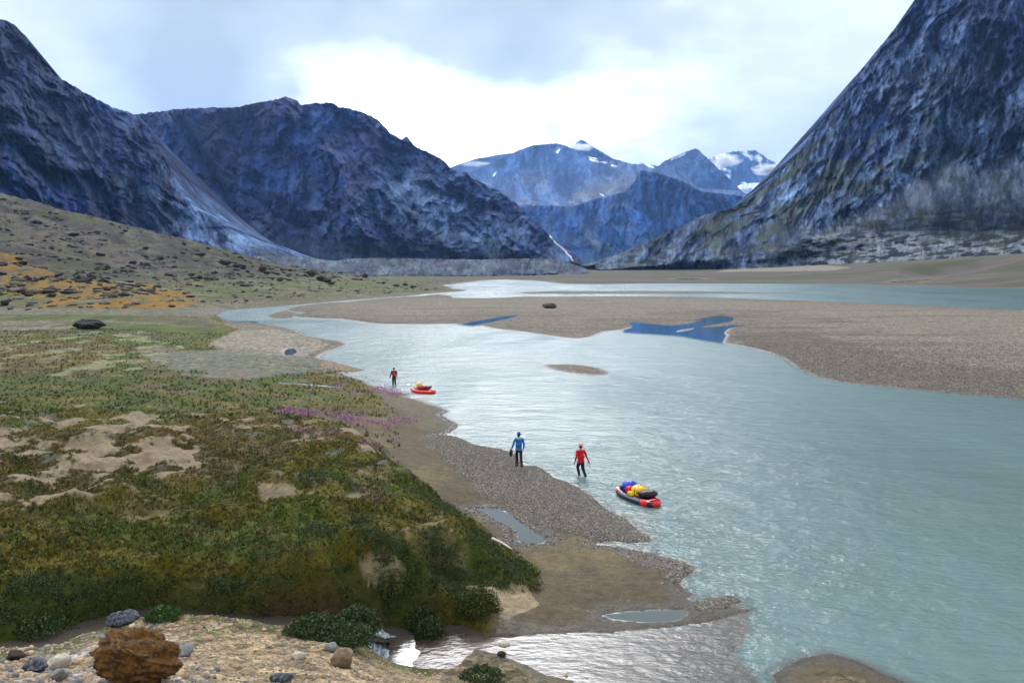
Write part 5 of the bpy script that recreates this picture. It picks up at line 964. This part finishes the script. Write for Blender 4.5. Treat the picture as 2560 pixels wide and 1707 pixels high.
def person(loc, yaw, pose, cl, label, head_yaw=0.0, scale=1.0):
    root = empty('person', loc, yaw); root.scale = (scale,) * 3; J = pose
    # one continuous body under the clothes
    pts = [(0, 0, .98, .145, .10), (0, .005, 1.12, .135, .095), (0, .01, 1.30, .165, .11), (0, .0, 1.42, .13, .085), (0, .0, 1.50, .056, .056), (0, .015, 1.57, .070, .080), (0, .018, 1.66, .082, .098), (0, .012, 1.735, .060, .075)]
    ed = [(0, 1), (1, 2), (2, 3), (3, 4), (4, 5), (5, 6), (6, 7)]
    for s_, arm in ((-1, J['la']), (1, J['ra'])):
        k = len(pts); el, wr = arm; pts += [(s_ * .185, 0, 1.425, .058), (*el, .042), (*wr, .028), (*[wr[i] + (wr[i] - el[i]) * .22 for i in range(3)], .034, .020)]; ed += [(3, k), (k, k + 1), (k + 1, k + 2), (k + 2, k + 3)]
    for s_, leg in ((-1, J['ll']), (1, J['rl'])):
        k = len(pts); kn, an = leg; pts += [(s_ * .095, 0, .90, .088), (*kn, .060), (*an, .042), (an[0] + s_ * .015, an[1] + .13, an[2] - .055, .040, .028)]; ed += [(0, k), (k, k + 1), (k + 1, k + 2), (k + 2, k + 3)]
    body = skin('body', pts, ed, M_SKIN, root)
    # hands: five bent fingers rooted in each palm, ears, nose and chin, joined into the body mesh
    extra = []
    for s_, (el, wr) in ((-1, J['la']), (1, J['ra'])):
        d = (Vector(wr) - Vector(el)).normalized(); side = d.cross(Vector((1, 0, 0))).normalized(); palm = Vector(wr) + d * .075; inn = Vector((-s_, 0, 0))
        for q, (o_, ln) in enumerate(((-.027, .072), (-.009, .082), (.009, .076), (.026, .060))):
            b = palm + side * o_; extra.append(tube_faces([b - d * .02, b + d * ln * .45, b + d * ln * .8 + inn * ln * .25, b + d * ln * .95 + inn * ln * .5], [.0095, .009, .008, .006], 6))
        tb = Vector(wr) + d * .03 + side * .026; extra.append(tube_faces([tb, tb + side * .025 + d * .025, tb + side * .03 + d * .055 + inn * .01], [.011, .010, .007], 6))
    V0, F0 = ico(2)
    def blob(c, r_): extra.append(([tuple(V0[i] * np.array(r_) + np.array(c)) for i in range(len(V0))], [tuple(f) for f in F0.tolist()]))
    blob((0, .118, 1.635), (.014, .022, .026)); blob((0, .085, 1.575), (.035, .032, .022)); blob((.083, .01, 1.64), (.012, .022, .032)); blob((-.083, .01, 1.64), (.012, .022, .032)); blob((0, .108, 1.60), (.026, .012, .008))
    V, Fc = merge(extra); bm = bmesh.new(); bm.from_mesh(body.data); vs = [bm.verts.new(v) for v in V]
    for f in Fc:
        try: bm.faces.new([vs[i] for i in f]).smooth = True
        except ValueError: pass
    bm.to_mesh(body.data); bm.free()
    for s_ in (-1, 1): link_mesh('eye', V0 * np.array((.011, .008, .008)) + np.array((s_ * .032, .106, 1.662)), F0, plain('eye', (.03, .02, .015), .2), body)
    # jacket: torso with sleeves and a hem that flares over the hips
    jk = [(0, 0, 1.00, .165, .12), (0, .0, cl.get('hem', .95), .165, .125), (0, 0, 1.14, .175, .125), (0, .01, 1.30, .185, .13), (0, .0, 1.41, .145, .10), (0, -.005, 1.49, .075, .07)]
    je = [(1, 0), (0, 2), (2, 3), (3, 4), (4, 5)]
    jk[0], jk[1] = jk[0], jk[1]
    for s_, arm in ((-1, J['la']), (1, J['ra'])):
        k = len(jk); el, wr = arm; w2 = [el[i] + (wr[i] - el[i]) * .90 for i in range(3)]; jk += [(s_ * .19, 0, 1.42, .082), (*el, .056), (*w2, .042)]; je += [(4, k), (k, k + 1), (k + 1, k + 2)]
    jacket = skin('jacket', jk, je, cl['jacket'], root)
    if cl.get('hood'): link_mesh('hood', V0 * np.array((.12, .085, .06)) + np.array((0, -.085, 1.45)), F0, cl['hood'], jacket)
    if cl.get('back'):                            # dark yoke and sleeves, red back panel
        Vb = V0 * np.array((.155, .06, .21)) + np.array((0, -.115, 1.20)); link_mesh('back_panel', Vb, F0, cl['back'], jacket)
    tr = [(0, 0, .93, .165, .115), (0, 0, 1.02, .15, .11)]; te = [(1, 0)]
    for s_, leg in ((-1, J['ll']), (1, J['rl'])):
        k = len(tr); kn, an = leg; hem = [kn[i] + (an[i] - kn[i]) * .93 for i in range(3)]; tr += [(s_ * .09, 0, .84, .108), (*kn, .085), (*hem, .072)]; te += [(0, k), (k, k + 1), (k + 1, k + 2)]
    trousers = skin('trousers', tr, te, cl['trousers'], root)
    for s_, (kn, an) in ((-1, J['ll']), (1, J['rl'])):
        skin('shoe', [(an[0], an[1] - .04, an[2] - .035, .075, .075), (an[0], an[1] - .01, an[2] + .06, .066, .066), (an[0] + s_ * .01, an[1] + .09, an[2] - .050, .070, .058), (an[0] + s_ * .02, an[1] + .20, an[2] - .060, .056, .045)], [(0, 1), (0, 2), (2, 3)], cl['shoe'], root)
    # hair and cap
    Vh = V0.copy(); Vh = Vh * np.array((.094, .112, .112)) + np.array((0, -.004, 1.672)); Vh[:, 1] = np.where(Vh[:, 2] < 1.66, np.minimum(Vh[:, 1], .0), Vh[:, 1]); hair = link_mesh('hair', Vh, F0, M_HAIR, root)
    if cl.get('cap'):
        nu, nv = 20, 7; Vc = []
        for j in range(nv):
            a = j / (nv - 1) * math.pi / 2
            for i in range(nu): b = i / nu * 2 * math.pi; Vc.append((.102 * math.cos(a) ** .8 * math.cos(b), .122 * math.cos(a) ** .8 * math.sin(b), 1.700 + .108 * math.sin(a)))
        Fc = [(j * nu + i, j * nu + (i + 1) % nu, j * nu + nu + (i + 1) % nu, j * nu + nu + i) for j in range(nv - 1) for i in range(nu)]; cap = link_mesh('cap', Vc, Fc, cl['cap'], root)
        Vb = []; nb = 12
        for th in (0, .008):
            for rr in (0, 1):
                for i in range(nb): a = math.pi * (.14 + .72 * i / (nb - 1)); Vb.append((.098 * math.cos(a), .118 * math.sin(a) + rr * .085 * math.sin(a), 1.705 - rr * .018 + th))
        Fb = []
        for lay in (0, 2 * nb):
            Fb += [(lay + i, lay + i + 1, lay + nb + i + 1, lay + nb + i) for i in range(nb - 1)]
        Fb += [(nb + i, nb + i + 1, 3 * nb + i + 1, 3 * nb + i) for i in range(nb - 1)]
        br = link_mesh('brim', Vb, Fb, cl.get('brim', cl['cap']), cap)
        for o in (cap, br): o.rotation_euler = (0, 0, 0)
    if cl.get('glove'):
        for s_, (el, wr) in ((-1, J['la']), (1, J['ra'])):
            d = (Vector(wr) - Vector(el)).normalized(); a = Vector(wr); skin('glove', [(*(a - d * .05), .038, .036), (*(a + d * .05), .046, .028), (*(a + d * .13), .040, .026), (*(a + d * .17), .026, .02)], [(0, 1), (1, 2), (2, 3)], cl['glove'], root, 1)
    return tag(root, label, 'person')
fab = lambda n, c, r_=.75: plain(n, c, r_, .18, 9, bump=.5)
# walking away from the camera along the shore; local +y is the way they face
blue_loc = on_ground(1297 / S, 1167 / S)
person((blue_loc.x, blue_loc.y, blue_loc.z + .02), math.radians(10), dict(la=((-.30, -.02, 1.14), (-.36, .10, .92)), ra=((.27, -.05, 1.15), (.24, -.02, .90)), ll=((-.085, .10, .50), (-.10, .06, .095)), rl=((.11, -.02, .50), (.13, -.20, .105))),
       dict(jacket=fab('blue_jacket', (.012, .13, .42), .6), hem=.86, hood=fab('pale_teal_lining', (.12, .40, .42)), trousers=fab('dark_trousers', (.022, .012, .018)), shoe=fab('black_shoe', (.012, .012, .014)), cap=fab('bright_blue_cap', (.02, .05, .75))), 'person in blue jacket and blue cap walking on the gravel shore with dark bag')
rx_, ry_ = up(1452 / S, 1188 / S, 0)
person((rx_, ry_, -.20), math.radians(16), dict(la=((-.27, -.08, 1.15), (-.33, -.03, .92)), ra=((.30, .02, 1.16), (.36, -.10, .95)), ll=((-.07, .26, .58), (-.03, .12, .18)), rl=((.12, .02, .50), (.20, -.28, .12))),
       dict(jacket=fab('red_top', (.55, .008, .012), .65), trousers=fab('navy_trousers', (.010, .014, .035)), shoe=fab('wet_shoe', (.012, .012, .014)), cap=fab('orange_cap', (.75, .22, .10)), brim=fab('pink_brim', (.8, .05, .25)), glove=fab('dark_glove', (.015, .012, .014))), 'person in red top and orange cap wading in the river and towing the big raft')
fx_, fy_ = up(985 / S, 962 / S, 0)
person((fx_, fy_, -.22), math.radians(8), dict(la=((-.26, .04, 1.15), (-.34, .16, .92)), ra=((.25, -.04, 1.15), (.27, -.04, .88)), ll=((-.08, .05, .50), (-.08, .02, .10)), rl=((.10, -.02, .50), (.14, -.16, .11))),
       dict(jacket=fab('black_sleeves', (.014, .012, .014)), back=fab('red_vest', (.62, .012, .010), .6), trousers=fab('dark_blue_trousers', (.010, .012, .022)), shoe=fab('dark_shoe', (.012, .012, .014)), glove=fab('black_glove', (.014, .012, .014))), 'bareheaded person in red and black top wading ahead of the small red raft')
def lumpy(name, loc, dims, mat, label, rot=(0, 0, 0), seed=1, cat='bag', straps=(), strap_mat=None, sq=.75, group=None):
    V, Fc = ico(4); V = np.sign(V) * np.abs(V) ** sq; V = V * (1 + .26 * fbm(V[:, 0] * 2.2 + seed, V[:, 1] * 2.2 + V[:, 2] * 1.9, 3, seed)[:, None] + .10 * ridged(V[:, 0] * 5 + seed, V[:, 2] * 5 + V[:, 1] * 3, 2, seed + 3)[:, None])
    o = link_mesh(name, V * np.array(dims) / 2, Fc, mat, loc=loc); o.rotation_euler = rot
    for sx in straps:                             # webbing round the bag
        path = []
        for i in range(25):
            a = i / 24 * 2 * math.pi; cy, cz = math.cos(a), math.sin(a); cy = math.copysign(abs(cy) ** sq, cy); cz = math.copysign(abs(cz) ** sq, cz); path.append((sx * dims[0] / 2, cy * dims[1] / 2 * 1.04, cz * dims[2] / 2 * 1.04))
        V2, F2 = tube_faces(path, .014, 5, False); link_mesh('strap', V2, F2, strap_mat, o)
    return tag(o, label, cat, group)
M_BLK = plain('black_nylon', (.010, .011, .016), .45, .25, 8, bump=.4, spec=.5); M_YEL = plain('yellow_dry_bag', (.80, .47, .01), .45, .12, 6, bump=.6, spec=.5); M_STRAP = plain('webbing', (.012, .012, .012), .8)
def raft(loc, yaw, L_, W_, sections, label, deck, floor):
    """local +x is the bow; sections: (start, end, material) in turns from the bow, counter-clockwise"""
    root = empty('raft', loc, yaw); R0 = .150; ns = 120; nt_ = 16
    def cpt(u):
        a = u * 2 * math.pi; c, s_ = math.cos(a), math.sin(a); x = math.copysign(abs(c) ** .72, c) * (L_ / 2 - R0); y = math.copysign(abs(s_) ** .80, s_) * (W_ / 2 - R0); y *= (1 - .22 * max(0, x / (L_ / 2)) ** 2); z = .10 + .17 * max(0, (x / (L_ / 2)) - .35) ** 1.4 * 1.6 + .05 * max(0, -(x / (L_ / 2)) - .6); return Vector((x, y, z)), R0 * (1 - .14 * max(0, x / (L_ / 2)) + .10 * max(0, -x / (L_ / 2)))
    for (u0, u1, m) in sections:
        n = max(4, int((u1 - u0) * ns)); V = []
        for i in range(n + 1):
            u = u0 + (u1 - u0) * i / n; p, r_ = cpt(u); q, _ = cpt(u + .003); d = (q - p).normalized(); sd_ = d.cross(Vector((0, 0, 1))).normalized(); up_ = sd_.cross(d)
            for j in range(nt_): a = j / nt_ * 2 * math.pi; V.append(tuple(p + (sd_ * math.cos(a) + up_ * math.sin(a)) * r_))
        link_mesh('tube', V, [(i * nt_ + j, i * nt_ + (j + 1) % nt_, i * nt_ + nt_ + (j + 1) % nt_, i * nt_ + nt_ + j) for i in range(n) for j in range(nt_)], m, root)
    Vf = [(0, 0, .02)]; nf = 40
    for i in range(nf): p, _ = cpt(i / nf); Vf.append((p.x, p.y, .02 + .6 * (p.z - .10)))
    link_mesh('floor', Vf, [(0, 1 + i, 1 + (i + 1) % nf) for i in range(nf)], floor, root)
    Vd = []; nd, nw = 10, 12                        # taut deck over the stern
    for i in range(nd):
        x = -(L_ / 2 - .06) + i / (nd - 1) * .52; hw = (W_ / 2 - .07) * min(1, (max(0, 1 - (abs(x) / (L_ / 2)) ** 3.2)) ** .5 + .12)
        for j in range(nw): v = j / (nw - 1) * 2 - 1; Vd.append((x, v * hw, .245 - .05 * v * v + .04 * math.sin(i * .5)))
    dk = link_mesh('deck', Vd, grid_faces(nd, nw), deck, root)
    V2, F2 = tube_faces([(-(L_ / 2 - .16), -.26, .27), (-(L_ / 2 - .13), -.1, .285), (-(L_ / 2 - .12), .08, .285), (-(L_ / 2 - .15), .26, .27)], .017, 6); link_mesh('grab_loop', V2, F2, M_STRAP, dk)
    V2, F2 = tube_faces([(cpt(u)[0].x * .94, cpt(u)[0].y * .90, cpt(u)[0].z + .155) for u in np.linspace(.10, .42, 14)], .010, 5); link_mesh('line', V2, F2, M_STRAP, root)
    V2, F2 = tube_faces([(cpt(u)[0].x * .94, cpt(u)[0].y * .90, cpt(u)[0].z + .155) for u in np.linspace(.58, .90, 14)], .010, 5); link_mesh('line', V2, F2, M_STRAP, root)
    return tag(root, label, 'raft', 'inflatable rafts towed along the shore')
M_RED = plain('raft_red', (.72, .010, .008), .35, .06, 4, spec=.5); M_NAVY = plain('raft_navy', (.010, .020, .045), .38, .15, 4, spec=.5); M_STRIPE = plain('raft_white', (.72, .62, .60), .4)
def rloc(sx, sy): x, y = up(sx / S, sy / S, 0); return x, y
RXY = rloc(1592, 1248); RYAW = math.radians(121)
raft((RXY[0], RXY[1], 0.0), RYAW, 2.75, 1.08, [(-.07, .07, M_NAVY), (.07, .095, M_STRIPE), (.095, .13, M_RED), (.13, .335, M_NAVY), (.335, .40, M_RED), (.40, .455, M_NAVY), (.455, .545, M_RED), (.545, .60, M_NAVY), (.60, .665, M_RED), (.665, .87, M_NAVY), (.87, .905, M_RED), (.905, .93, M_STRIPE)],
     'large navy and red inflatable raft loaded with yellow and blue bags', M_RED, M_BLK)
def on_raft(u, v, z, xy=RXY, yaw=RYAW): return (xy[0] + u * math.cos(yaw) - v * math.sin(yaw), xy[1] + u * math.sin(yaw) + v * math.cos(yaw), z)
lumpy('dry_bag', on_raft(.62, -.10, .45), (.58, .55, .46), plain('blue_dry_bag', (.012, .045, .55), .45, .15, 6, bump=.5, spec=.5), 'big round blue bag in the bow of the navy and red raft', (0, .1, RYAW), 4)
lumpy('dry_bag', on_raft(.30, .16, .38), (.32, .36, .34), plain('red_bag', (.62, .015, .02), .5, .1), 'small red bag between the blue and the yellow bag', (0, 0, RYAW + .4), 7)
lumpy('bundle', on_raft(.24, -.18, .42), (.40, .30, .28), plain('grey_bundle', (.16, .17, .24), .7, .6, 9), 'grey and dark bundle of clothes beside the small red bag', (.2, 0, RYAW - .3), 9, 'bundle')
lumpy('dry_bag', on_raft(-.14, -.04, .40), (.62, .58, .46), M_YEL, 'large yellow dry bag strapped in the middle of the navy raft', (0, 0, RYAW + .15), 12, straps=(.1, -.35), strap_mat=M_STRAP, sq=.65)
lumpy('dry_bag', on_raft(.02, .30, .30), (.34, .28, .22), M_YEL, 'small yellow sack pressed against the tube under the large yellow bag', (0, 0, RYAW), 15)
lumpy('duffel_bag', on_raft(-.60, -.12, .38), (.46, .80, .28), M_BLK, 'big black duffel bag lying across the red stern deck', (0, .05, RYAW - .35), 18, straps=(.2,), strap_mat=plain('grey_strap', (.08, .09, .12), .7), sq=.7)
lumpy('bag', (blue_loc.x - .40, blue_loc.y + .06, blue_loc.z + .72), (.16, .24, .34), M_BLK, 'small black bag carried by the person in blue', (0, .12, .2), 21)
# second raft, farther up the river
FXY = rloc(1057, 981); FYAW = math.radians(146)
raft((FXY[0], FXY[1], 0.0), FYAW, 2.55, 1.02, [(0, 1, M_RED)], 'small all-red inflatable raft farther up the river', M_RED, M_BLK)
lumpy('dry_bag', on_raft(.42, -.10, .52, FXY, FYAW), (.42, .46, .50), M_YEL, 'yellow dry bag standing in the all-red raft', (0, .3, FYAW), 31)
lumpy('bundle', on_raft(.12, .02, .38, FXY, FYAW), (.50, .55, .34), plain('red_blue_bundle', (.30, .03, .07), .7, .8, 7), 'dark red and blue bundle in the middle of the all-red raft', (0, 0, FYAW), 33, 'bundle')
lumpy('bag', on_raft(-.32, -.10, .42, FXY, FYAW), (.50, .40, .30), plain('maroon_bag', (.26, .02, .02), .6, .3), 'red-brown bag lying on the stern half of the all-red raft', (0, .1, FYAW), 35)
lumpy('boot', on_raft(-.62, -.26, .45, FXY, FYAW), (.12, .14, .28), M_BLK, 'black boot standing up at the stern of the all-red raft', (.5, 0, FYAW), 37, 'boot')
def paddle(a, b, label):
    a, b = Vector(a), Vector(b); d = (b - a).normalized(); root = empty('paddle', tuple(a)); s_ = d.cross(Vector((0, 0, 1))).normalized(); V, Fc = tube_faces([(0, 0, 0), tuple(b - a)], .017, 8); link_mesh('shaft', V, Fc, M_STRAP, root)
    n = s_.cross(d); V = []
    for t_, w in ((0, .02), (.08, .08), (.22, .10), (.36, .07), (.42, .01)):
        for q in (-1, 0, 1):
            for h_ in (-.006, .006): V.append(tuple((b - a) + d * t_ + s_ * w * q + n * (h_ + .015 * abs(q))))
    Fc = []
    for i in range(4):
        for q in (0, 1):
            for h_ in (0, 1): k = i * 6 + q * 2 + h_; Fc.append((k, k + 2, k + 8, k + 6))
    link_mesh('blade', V, Fc, plain('pale_blade', (.55, .55, .56), .4), root); tag(root, label, 'paddle')
paddle(on_raft(.35, .25, .38, FXY, FYAW), on_raft(1.25, .20, .52, FXY, FYAW), 'paddle with pale blade sticking out over the bow of the red raft')
def rope():
    hand = Vector((rx_ + .30, ry_ - .10, .68)); bow = Vector(on_raft(1.32, 0, .30)); P = []
    for i in range(33): t_ = i / 32; p = hand.lerp(bow, t_); p.z -= .50 * math.sin(math.pi * t_) * (1 - .25 * t_); p.x += .05 * math.sin(t_ * 9); p.z = max(p.z, .03); P.append(tuple(p))
    V, Fc = tube_faces(P, .008, 6); o = link_mesh('tow_rope', V, Fc, plain('rope', (.06, .065, .06), .9)); tag(o, 'thin dark tow rope from the wading person in red to the raft bow', 'rope')
    q = Vector(P[26]); V, Fc = tube_faces([(q.x, q.y, q.z), (q.x - .02, q.y, q.z + .16), (q.x - .05, q.y, q.z + .10), (q.x - .08, q.y, q.z - .02)], .012, 5); link_mesh('knot', V, Fc, M_STRAP, o)
rope()
